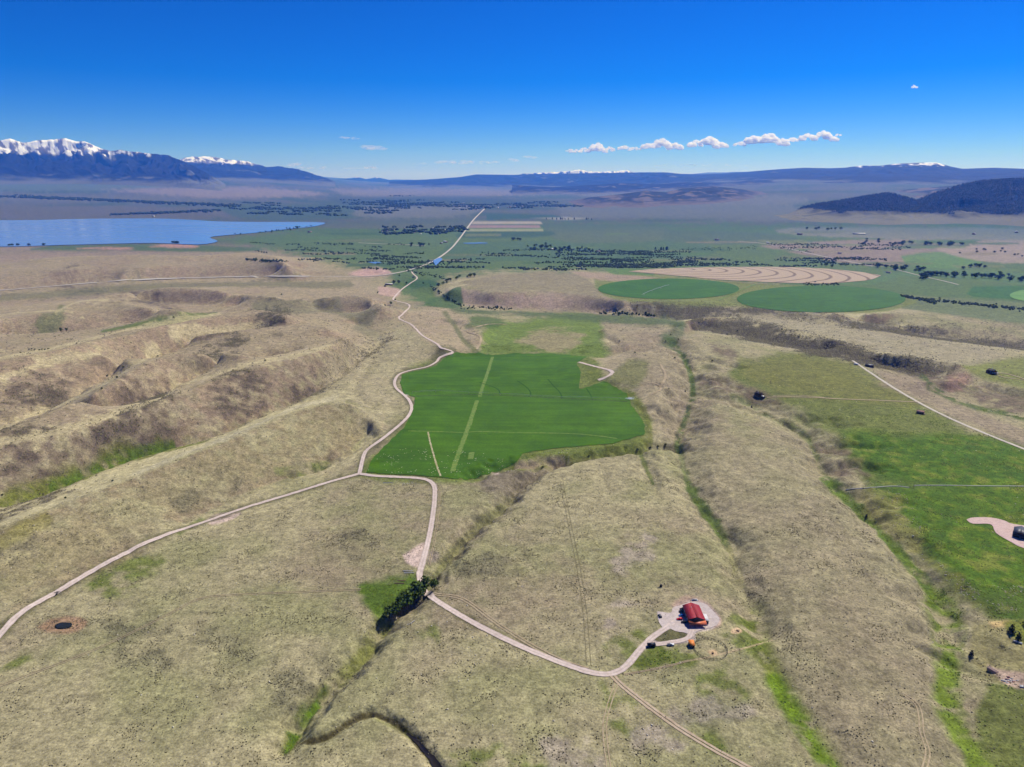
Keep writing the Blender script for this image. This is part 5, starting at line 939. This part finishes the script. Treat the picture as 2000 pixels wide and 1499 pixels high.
# round pen
px_, py_, pz_ = at(1388, 1269); pen = empty('round_pen', (px_, py_, pz_)); tag(pen, 'round horse pen of dark rails right of the orange shed', 'fence'); RP = 12.6; NP = 30
for k in range(NP):
    th = 6.2832 * k / NP; xx, yy = RP * math.cos(th), RP * math.sin(th); zz = float(ground(px_ + xx, py_ + yy)) - pz_; part('post', box(xx - .09, xx + .09, yy - .09, yy + .09, zz - .3, zz + 1.6), M_BLACK, pen)
for hh in (.5, 1.0, 1.5):
    P = [(RP * math.cos(6.2832 * k / 60), RP * math.sin(6.2832 * k / 60), float(ground(px_ + RP * math.cos(6.2832 * k / 60), py_ + RP * math.sin(6.2832 * k / 60))) - pz_ + hh) for k in range(61)]; part('rail', tube(P, [.07] * 61, 4), M_BLACK, pen)
def ring_feeder(px, py, r, label):
    t = empty('hay_feeder', at(px, py)); tag(t, label, 'feeder'); P = lambda z: [(r * math.cos(.5236 * k), r * math.sin(.5236 * k), z) for k in range(13)]
    for zz in (.15, .6, 1.0): part('hoop', tube(P(zz), [.06] * 13, 4), M_BLACK, t)
    for k in range(8): a = k * .7854; part('upright', box(r * math.cos(a) - .04, r * math.cos(a) + .04, r * math.sin(a) - .04, r * math.sin(a) + .04, 0, 1.0), M_BLACK, t)
    part('hay', tube([(0, 0, -.1), (0, 0, .5), (.1, 0, .75)], [r * .8, r * .75, r * .3], 9), M_WOOD, t)
ring_feeder(1441, 1233, 1.3, 'dark ring feeder on the bare patch right of the barn'); ring_feeder(1392, 1277, .8, 'small ring feeder on the bare patch inside the round pen')
tk = empty('water_tank', at(1291, 1146)); tag(tk, 'black and white water tank alone in the grass above the barn', 'tank'); part('tank', tube([(0, 0, -.1), (0, 0, 1.7), (0, 0, 2.0)], [1.2, 1.2, .7], 14), M_BLACK, tk); part('lid', tube([(0, 0, 2.0), (0, 0, 2.12)], [.8, .7], 10), M_WHITE, tk)
ps = empty('propane_slab', at(1357, 1173)); tag(ps, 'pale concrete slab with a tank behind the barn', 'tank'); part('slab', box(-2.8, 2.8, -1.1, 1.1, -.2, .25), M_STEEL, ps); part('tank', tube([(-2, 0, .9), (-1.7, 0, .9), (1.7, 0, .9), (2, 0, .9)], [.2, .55, .55, .2], 10), M_WHITE, ps)
# ------------------------------------------------------------------ other houses
h1 = house('house', at(1992, 1046), R(-38), 11, 17, 4.2, 7.0, M_BLACK, M_DROOF, 'dark house with charcoal metal roof on the gravel pad at the right edge', windows=4)
part('porch_roof', slab((6, -8.5, 3.6), (10, -8.5, 2.9), (10, -1, 2.9), (6, -1, 3.6)), M_WHITE, h1, 'pale porch roof'); part('porch_roof', slab((6, 2, 3.6), (9.5, 2, 3.0), (9.5, 9, 3.0), (6, 9, 3.6)), M_WHITE, h1, 'pale porch roof')
for yy in (-8, -1.5): part('porch_post', box(9.7, 9.9, yy - .1, yy + .1, -.5, 2.95), M_WOOD, h1)
h2 = house('cabin', at(1482, 774), R(25), 9, 12, 4.0, 7.6, M_LOG, plain('brown_roof', (66, 54, 48), .8), 'dark steep-roofed cabin at the end of the thin track on the right bench'); part('porch', box(-5.5, -4.5, -6, 6, -.6, 1.0), M_WOOD, h2); part('chimney', box(-1.6, -.8, 1, 1.8, 5, 8.6), M_STEEL, h2); part('dormer', box(1.5, 4.2, -1.5, 1.5, 3.8, 6.0), M_LOG, h2)
house('garage', at(1490, 777), R(25), 5, 6, 2.5, 3.8, M_LOG, M_STEEL, 'pale-roofed garage in front of the dark cabin', 'garage', windows=1)
h3 = house('house', at(1936, 730), R(12), 13, 12, 4.5, 9.0, M_LOG, plain('dark_shingle', (58, 50, 46), .8), 'dark gabled house on the green bench at far right'); part('porch_roof', slab((-6.5, -9, 3.0), (6.5, -9, 3.0), (6.5, -6, 3.9), (-6.5, -6, 3.9)), M_STEEL, h3); part('chimney', box(2, 2.9, 2, 2.9, 6, 10), M_STEEL, h3)
h4 = house('cabin', at(1797, 808), R(62), 7, 9.5, 3.0, 5.2, M_LOG, M_PINKROOF, 'small brown cabin with a faded pink roof in the right meadow'); part('porch', box(-3.5, 3.5, -6.6, -4.75, -.5, .5), M_WOOD, h4)
house('barn', at(1697, 717), R(60), 9, 13, 3.6, 6.0, M_DWALL, M_DROOF, 'dark building at the upper end of the pale straight road', 'barn', windows=2); house('shed', at(1672, 713), R(60), 5, 7, 2.4, 3.6, M_WHITE, M_WHITE, 'small white shed at the upper end of the pale straight road', 'shed', windows=1)
house('shed', at(760, 557), R(80), 12, 30, 4.5, 6.5, M_WOOD, M_WHITE, 'long white-roofed ranch shed beside the two round trees', 'shed', windows=4); house('house', at(752, 560), R(20), 8, 10, 3, 5, M_LOG, M_DROOF, 'low ranch house left of the white-roofed shed', windows=2); house('cabin', at(808, 543), R(60), 7, 11, 3, 5, M_WHITE, M_DROOF, 'small pale cabin inside the bend of the gravel road', windows=2)
# small things on the right
tl = empty('flatbed_trailer', at(1987, 1256, .1), R(-35)); tag(tl, 'grey flatbed trailer parked below two junipers at right', 'trailer'); part('deck', [box(-3, 3, -1.1, 1.1, .7, .9)], M_STEEL, tl); part('headboard', box(-3.1, -2.9, -1.1, 1.1, .9, 1.9), M_BLACK, tl)
for sy in (-1, 1): wheel(tl, -.3, sy); wheel(tl, .6, sy)
hr = empty('harrow', at(1957, 1264, .1), R(-30)); tag(hr, 'dark old farm harrow in the grass left of the trailer', 'farm tool'); part('frame', [box(-2, 2, -.12, .12, .5, .7), box(-.12, .12, -1.2, 1.2, .5, .7), box(-2, 2, -1.2, -1.0, .5, .65), box(-2, 2, 1.0, 1.2, .5, .65)], M_BLACK, hr)
for k in range(6): part('tine', box(-1.8 + .7 * k, -1.72 + .7 * k, -1.14, -1.06, 0, .55), M_BLACK, hr)
lp = empty('log_pile', at(1938, 1312), R(-62)); tag(lp, 'pile of pale weathered logs at the lower right', 'log pile')
for k in range(14):
    row = k // 5; yy = (k % 5 - 2 + .5 * row) * .75; part('log', tube([(-4 + rng.random(), yy, .35 + .6 * row), (0, yy + .1 * rng.normal(), .38 + .6 * row), (4 - rng.random(), yy, .35 + .6 * row)], [.34, .36, .3], 7), plain('log_grey', (178 + 10 * (k % 3), 164, 152), .9), lp)
rb = empty('rubble_pile', at(1975, 1331)); tag(rb, 'heap of pale boards and rubble right of the log pile', 'rubble')
for k in range(22): a, b = rng.normal() * 3.2, rng.normal() * 1.6; part('chunk', box(a - .5 - rng.random(), a + .5 + rng.random(), b - .3, b + .3, -.2, .3 + .7 * rng.random()), (M_STEEL, M_WHITE, M_PINKROOF)[k % 3], rb)
bw = empty('boat', at(1999, 1343, .2), R(-20)); tag(bw, 'white boat hull on the ground at the right edge', 'boat'); part('hull', extr([(-2.4, .1), (1.6, .1), (2.6, .9), (-2.4, .9)], .8), M_WHITE, bw); part('seat', box(-.4, .2, -.7, .7, .7, .93), M_BLACK, bw)
rk = empty('boulder', at(1784, 1048)); tag(rk, 'bright white boulder alone on the green meadow edge', 'boulder'); part('stone', tube([(-.9, 0, .1), (-.6, 0, .4), (.3, .1, .5), (.9, 0, .1)], [.2, .55, .6, .15], 8), M_WHITE, rk)
# dead log by the grove
dl = empty('dead_log', at(803, 1218)); tag(dl, 'bleached forked dead log below the ravine grove', 'log'); part('trunk', tube([(-3.4, -2.4, .2), (0, 0, .5), (2.6, 2.6, .9)], [.12, .3, .38], 7), plain('bleached_wood', (206, 198, 186), .9), dl); part('branch', tube([(0, 0, .5), (.6, -1.8, 1.0), (.8, -3.0, .9)], [.22, .15, .06], 6), plain('bleached_limb', (206, 198, 186), .9), dl)
# stored pipe, road culverts
for q, (px, py, L, n_, lab) in enumerate([(797, 1116, 9.5, 1, 'upper of two pale pipe bundles beside the gravel road'), (799, 1119.5, 9.5, 1, 'lower of two pale pipe bundles beside the gravel road'), (784, 1135, 7.5, 1, 'grey beam lying above the green meadow'), (780, 1140, 9, 1, 'lowest grey beam at the green meadow edge')]):
    t = empty('pipe_bundle', at(px, py)); tag(t, lab, 'pipes'); 
    for k in range(3): part('pipe', tube([(-L / 2, (k - 1) * .42, .3), (0, (k - 1) * .42, .3), (L / 2, (k - 1) * .42, .3)], [.2] * 3, 7), M_STEEL if q < 2 else M_WOOD, t)
eq = empty('pipe_rack', at(797, 947)); tag(eq, 'white metal frames of farm equipment left of the road bend', 'equipment')
for k, (x0, x1, z0, z1) in enumerate([(-7, -5, 0, 3), (-3, -5, 0, 3), (-6, -4, 1.2, 1.2), (-1, -1, 0, 3), (2, 2, 0, 3), (-1, 2, 1.5, 1.5), (4, 4, 0, 3), (4, 6.5, 1.5, 3), (4, 6.5, 1.5, 0)]): part('bar', tube([(x0, .3 * k - 1, z0), (x1, .3 * k - 1, z1 + .01)], [.16, .16], 5), M_WHITE, eq)
pp_ = empty('pipe_bundle', at(757, 944)); tag(pp_, 'thin grey pipes lying in the grass below the field corner', 'pipes'); [part('pipe', tube([(-6, .6 * k, .2), (6, .6 * k + .8, .2)], [.14, .14], 6), M_STEEL, pp_) for k in range(3)]
# cattle guard
cg = empty('cattle_guard', at(110, 1158)); tag(cg, 'dark cattle guard with side rails across the left gravel road', 'cattle guard')
for sy in (-1, 1): part('side_rail', [box(-3.4 * .6 * sy - .1, -3.4 * .6 * sy + .1, 2.6 * sy - 1.4, 2.6 * sy + 1.4, 0, 1.3)], M_BLACK, cg)
for k in range(6): part('grid_bar', box(-2.6, 2.6, -1 + .4 * k, -.85 + .4 * k, .55, .62), M_BLACK, cg)
# ------------------------------------------------------------------ fences and poles
def fence(name, pts, gap, hgt, pr, rails, rr, mat, label, lift=0.0):
    p = smooth_line(pts, 4) if len(pts) > 2 else dens(pts, 20); x, y, z = hit(p[:, 0], p[:, 1]); d = np.r_[0, np.cumsum(np.hypot(np.diff(x), np.diff(y)))]; n_ = int(d[-1] / gap) + 1; tt = np.linspace(0, d[-1], n_); X = np.interp(tt, d, x); Y = np.interp(tt, d, y); Z = ground(X, Y)
    t = empty(name, (X[0], Y[0], Z[0])); tag(t, label, 'fence'); pm = mesh_data('post', *box(-pr, pr, -pr, pr, -.3, hgt), mat)
    for k in range(n_): o = bpy.data.objects.new('post', pm); link(o, t); o.location = (X[k] - X[0], Y[k] - Y[0], Z[k] - Z[0])
    for q in range(rails): part('rail', tube(np.c_[X - X[0], Y - Y[0], Z - Z[0] + hgt * (q + .8) / (rails)], [rr] * n_, 4), mat, t)
    return t
M_FENCE = plain('pale_pipe', (236, 230, 220), .6)
def pipe_line(name, pts, seg, rad, mat, label):
    p = smooth_line(pts, 6); x, y, z = hit(p[:, 0], p[:, 1]); d = np.r_[0, np.cumsum(np.hypot(np.diff(x), np.diff(y)))]; n_ = int(d[-1] / seg); t = empty(name, (x[0], y[0], z[0])); tag(t, label, 'pipe')
    for k in range(n_):
        tt = np.linspace(seg * k, seg * (k + 1) - .25, 4); X = np.interp(tt, d, x); Y = np.interp(tt, d, y); Z = ground(X, Y) + rad * .9; part('pipe_section', tube(np.c_[X - x[0], Y - y[0], Z - z[0]], [rad] * 4, 8), mat, t)
        V_, F_ = tube([(X[-1] - x[0], Y[-1] - y[0], Z[-1] - z[0]), (X[-1] + .3 - x[0], Y[-1] - y[0], Z[-1] - z[0])], [rad * 1.25] * 2, 8); part('coupling', (V_, F_), M_STEEL, t)
pipe_line('irrigation_pipe', [(1652,957),(1700,953.5),(1745,950.5),(1776,953)], 9, .42, M_FENCE, 'short pale irrigation pipe climbing from the gully to the meadow'); pipe_line('irrigation_pipe', [(1786,949),(1850,949),(1920,950),(2000,950.5),(2060,951)], 9, .42, M_FENCE, 'long straight pale irrigation pipe across the bright green meadow')
fence('wire_fence', [(118,1157),(220,1156),(330,1157),(480,1157)], 6, 1.3, .09, 2, .02, M_WOOD, 'thin wire fence with wooden posts right of the cattle guard'); fence('wire_fence', [(492,1178),(494,1210),(492,1246)], 5, 1.3, .09, 2, .02, M_WOOD, 'short wire fence running down the left plain'); fence('wire_fence', [(63,1236),(95,1205),(165,1212),(150,1236),(63,1236)], 4, 1.3, .09, 2, .02, M_WOOD, 'wire fence enclosing the small dark pond')
fence('wire_fence', [(860,945),(866,965),(864,1000),(855,1060),(845,1105)], 6, 1.2, .08, 2, .02, M_WOOD, 'wire fence on the right verge of the gravel road')
for px, py, lab in [(212,566,'leftmost utility pole below the highway'), (336,563,'second utility pole from the left below the highway'), (446,560,'third utility pole from the left below the highway'), (654,568,'utility pole nearest the ranch below the highway')]:
    t = empty('utility_pole', at(px, py), R(60)); tag(t, lab, 'pole'); part('pole', tube([(0, 0, -.5), (0, 0, 6), (0, 0, 12.5)], [.35, .3, .25], 6), M_WOOD, t); part('crossarm', box(-1.6, 1.6, -.12, .12, 11.3, 11.6), M_WOOD, t)
# ------------------------------------------------------------------ centre-pivot irrigation
def pivot(name, pts, label, hgt=3.6, k_=1.0):
    p = np.asarray(pts, float); x, y, z = hit(p[:, 0], p[:, 1]); z = np.asarray(z) + .35; o = (x[0], y[0], z[0]); t = empty(name, o); tag(t, label, 'irrigation'); L = np.c_[x - o[0], y - o[1], z - o[2]]
    ct = part('centre_post', [box(-.7 * k_, -.5 * k_, -.1, .1, -.3, hgt + .6), box(.5 * k_, .7 * k_, -.1, .1, -.3, hgt + .6), box(-.8 * k_, .8 * k_, -.15, .15, hgt + .4, hgt + .7)], M_STEEL, t)
    for a, b in zip(L[:-1], L[1:]):
        n_ = 9; s = np.linspace(0, 1, n_)[:, None]; P = a + (b - a) * s; P[:, 2] += hgt + .9 * np.sin(np.pi * s[:, 0]); sp = part('span_pipe', tube(P, [.17 * k_] * n_, 6), M_STEEL, t)
        Q = a + (b - a) * s; Q[:, 2] += hgt - .6 * np.sin(np.pi * s[:, 0]); part('truss_rod', tube(Q, [.06 * k_] * n_, 4), M_STEEL, sp)
    for k in range(1, len(L)):
        a = L[k]; d = L[k] - L[k - 1]; d /= np.linalg.norm(d); nv = np.array([-d[1], d[0], 0]); tw = part('tower', [tube([a + nv * s * 2.1 * k_ + (0, 0, .6), a + (0, 0, hgt)], [.1 * k_, .1 * k_], 5) for s in (-1, 1)] + [tube([a - nv * 2.1 * k_ + (0, 0, .7), a + nv * 2.1 * k_ + (0, 0, .7)], [.1 * k_, .1 * k_], 5)], M_STEEL, t)
        for s in (-1, 1):
            c = a + nv * s * 2.0 * k_; V, Fq = tube([c - d * .2 + (0, 0, .65 * k_), c + d * .2 + (0, 0, .65 * k_)], [.7 * k_, .7 * k_], 12); part('wheel', (V, np.vstack([Fq, [(0, q, q + 1, q + 1) for q in range(1, 11)]])), M_TYRE, tw)
    e = L[-1]; d = L[-1] - L[-2]; d /= np.linalg.norm(d); part('end_gun', tube([e + (0, 0, hgt), e + d * 6 + (0, 0, hgt - .2), e + d * 12 + (0, 0, hgt - .4)], [.14 * k_, .11 * k_, .09 * k_], 5), M_STEEL, t); return e + np.array(o) + d * 14
end = pivot('irrigation_pivot', [(806,770),(851,767.5),(916,770.5),(977,773.5),(1037,776.5),(1096,779.5),(1157,781),(1212,782)], 'long wheeled irrigation pivot crossing the big green field', 3.6, 1.15)
pivot('irrigation_pivot', [(1306,559),(1289,564),(1272,570),(1256,577)], 'pale irrigation pivot on the left round green field', 4, 3.0)
n_ = 260; q = rng.normal(size=(n_, 3)) * (3.4, 2.2, 1.0); x, y, z = end[0] + 2 + q[:, 0], end[1] + q[:, 1], end[2] + 2.2 + np.abs(q[:, 2]); blobs('sprinkler_spray', x, y, z, .22 + .2 * rng.random(n_), .3 + .2 * rng.random(n_), np.tile(alb((225, 238, 250)), (n_, 1)), M_STONE, 1, 4)
# ------------------------------------------------------------------ far houses: subdivision, town, farms
FW = [plain('far_wall_%d' % k, c, .8) for k, c in enumerate([(214, 204, 190), (170, 150, 130), (150, 120, 100), (226, 222, 216)])]; FR = [plain('far_roof_%d' % k, c, .7) for k, c in enumerate([(120, 110, 108), (160, 150, 146), (110, 84, 74), (220, 220, 222)])]
def far_house(px, py, s, label, group, k):
    return house('house', at(px, py), rng.random() * 3.1, 9 * s, 14 * s, 3.4 * s, 5.6 * s, FW[k % 4], FR[(k * 3 + k // 4) % 4], label, 'house', group, simple=True)
for k in range(34): far_house(rng.uniform(738, 895), rng.uniform(445, 458), 1.2, 'small house among trees in the subdivision left of the highway', 'houses of the subdivision', k)
for k in range(44): far_house(rng.uniform(880, 1070), 404 + rng.normal() * 3, 1.8, 'tiny house of the far town at the highway end', 'houses of the far town', k)
for px, py, s, lab in [(605,454.5,2.2,'white farm shed on the lake spit'), (870,474,2.0,'farmhouse left of the highway beside the pond'), (862,476,1.5,'small barn left of the highway by the farmhouse'), (1078,488,1.6,'pale farmhouse among the farm trees right of the highway'), (1168,493,1.8,'white-roofed farm beside the shelter belt'), (1400,470,2.2,'pale farm on the road bend in the far right valley'), (1562,459,2.6,'pale farm shed below the far foothills'), (1902,458.5,2.4,'white farm building below the wooded hill'), (1985,455,2.6,'white shed at the far right below the wooded hill'), (1735,534,1.4,'pale shed beside the mown field end'), (1850,538,1.3,'long low barn under the grove at the valley road'), (1640,496,1.6,'low shed row on the brown valley field'), (300,424,2.6,'tiny white house on the far lake shore'), (1500,476,1.8,'farmhouse at the junction of the far valley road')]: far_house(px, py, s, lab, None, int(px))
house('shed', at(1678,458), R(84), 22, 95, 6, 10, M_DWALL, M_WHITE, 'very long pale-roofed shed below the wooded hill', 'shed', simple=True)
# ------------------------------------------------------------------ clouds, beyond and above the haze
def ico(sub=2):
    import bmesh
    bm = bmesh.new(); bmesh.ops.create_icosphere(bm, subdivisions=sub, radius=1.0); V = np.array([v.co[:] for v in bm.verts]); Fq = np.array([[v.index for v in f.verts] for f in bm.faces]); bm.free(); return V, Fq
IV, IF = ico(3)
def cloud_mat(name, dens_, emit=None):
    m = bpy.data.materials.new(name); m.use_nodes = True; n = m.node_tree.nodes; n.remove(n['Principled BSDF']); pv = n.new('ShaderNodeVolumePrincipled'); pv.inputs['Density'].default_value = dens_; pv.inputs['Color'].default_value = (1, 1, 1, 1); pv.inputs['Anisotropy'].default_value = .35
    m.node_tree.links.new(pv.outputs[0], n['Material Output'].inputs['Volume']); return m
M_CLOUD = cloud_mat('cloud_puff', 9e-3)
M_WISP = cloud_mat('cloud_wisp', 1.4e-3)
CD = 56000.0
def cloud(pts, label, mat, group=None, seed=0, n_per=20, wisp=False):
    """pts: (u, v, half width px, half height px) heaps; one billowing mesh with a flat base"""
    V = []; Fq = []; o = 0
    for (u, v, a, b) in pts:
        for k in range(n_per if not wisp else 9):
            uu = u + a * .85 * rng.uniform(-1, 1); q = 1 - ((uu - u) / a) ** 2; t = rng.random() ** .8; s = b * (.62 - .34 * t) * (.75 + .5 * rng.random()); vv = v + b * .55 - s * .7 - t * (b * 1.35 * q)
            if wisp: s = b * (.35 + .3 * rng.random()); vv = v + b * .5 * rng.uniform(-1, 1)
            dx, dy, dz = ray(uu, vv); kk = (CD + rng.normal() * 700) / dy; c = np.array([dx * kk, dy * kk, CH + dz * kk]); S = s * kk / F; fq = 2.4 if not wisp else 1.6
            n = fbm(IV[:, 0] * fq + k * 7 + seed, IV[:, 1] * fq + IV[:, 2] * 3.1 + k * 3, 4, seed + k, .65); P = IV * (1 + (.8 if not wisp else 1.0) * n)[:, None] * ((S * 1.15, S * 1.15, S) if not wisp else (S * 2.6, S * 1.4, S * .8))
            if not wisp: zb = -.45 * S; P[:, 2] = np.where(P[:, 2] < zb, zb + (P[:, 2] - zb) * .25, P[:, 2])
            V.append(P + c); Fq.append(IF + o); o += len(IV)
    m = mesh_np('cloud', np.vstack(V), np.vstack(Fq), mat, smooth=True); return tag(m, label, 'cloud', group)
cloud([(1118,297,17,5),(1142,296,12,6),(1165,292,14,11),(1190,296,14,7)], 'leftmost white puffy cloud of the bright row at right', M_CLOUD, seed=3)
cloud([(1220,291,14,6),(1240,293,14,5)], 'small white cloud second from the left in the bright row', M_CLOUD, seed=14); cloud([(1268,288,14,8),(1292,284,16,11),(1318,289,14,9)], 'lumpy white cloud in the middle of the bright row', M_CLOUD, seed=25)
cloud([(1358,285,14,9),(1383,280,18,12),(1408,287,15,9)], 'round-topped white cloud right of the row middle', M_CLOUD, seed=36); cloud([(1445,284,13,6),(1475,277,18,11),(1502,274,18,12),(1528,282,14,9)], 'large white cloud second from the right in the row', M_CLOUD, seed=47); cloud([(1548,276,13,6),(1578,272,18,9),(1608,268,16,11),(1628,274,8,7)], 'highest and rightmost large white cloud of the row', M_CLOUD, seed=58); cloud([(1637,265,6,4)], 'tiny ragged cloud at the right end of the bright row', M_CLOUD, seed=66, n_per=9)
cloud([(820,320,16,2),(872,318,22,5),(912,317,18,5),(955,318,22,4),(1000,313,16,4)], 'long low ragged cloud band above the centre horizon', M_WISP, wisp=True, seed=70); cloud([(1035,307,12,4)], 'small white cloud at the right end of the low band', M_WISP, wisp=True, seed=73); cloud([(688,270,24,4)], 'thin high wisp left of centre', M_WISP, wisp=True, seed=81); cloud([(745,288,46,7)], 'wide faint wisp below the thin high wisp', M_WISP, wisp=True, seed=82)
cloud([(572,322,13,5),(610,328,30,4)], 'low cloud behind the end of the left snowy range', M_WISP, wisp=True, seed=84); cloud([(690,329,22,3),(720,328,14,4)], 'small low cloud just above the far valley', M_WISP, wisp=True, seed=86); cloud([(1300,324,26,2.5),(1345,323,18,2.5)], 'thin low cloud streak under the bright row', M_WISP, wisp=True, seed=88); cloud([(1373,323,22,2.5)], 'second thin low cloud streak under the bright row', M_WISP, wisp=True, seed=89); cloud([(1422,323,6,2),(1450,324,10,1.5)], 'faint last streak right under the bright row', M_WISP, wisp=True, seed=90)
cloud([(1784,171,8,4)], 'tiny lone cloud high in the right sky', M_CLOUD, seed=91, n_per=9)
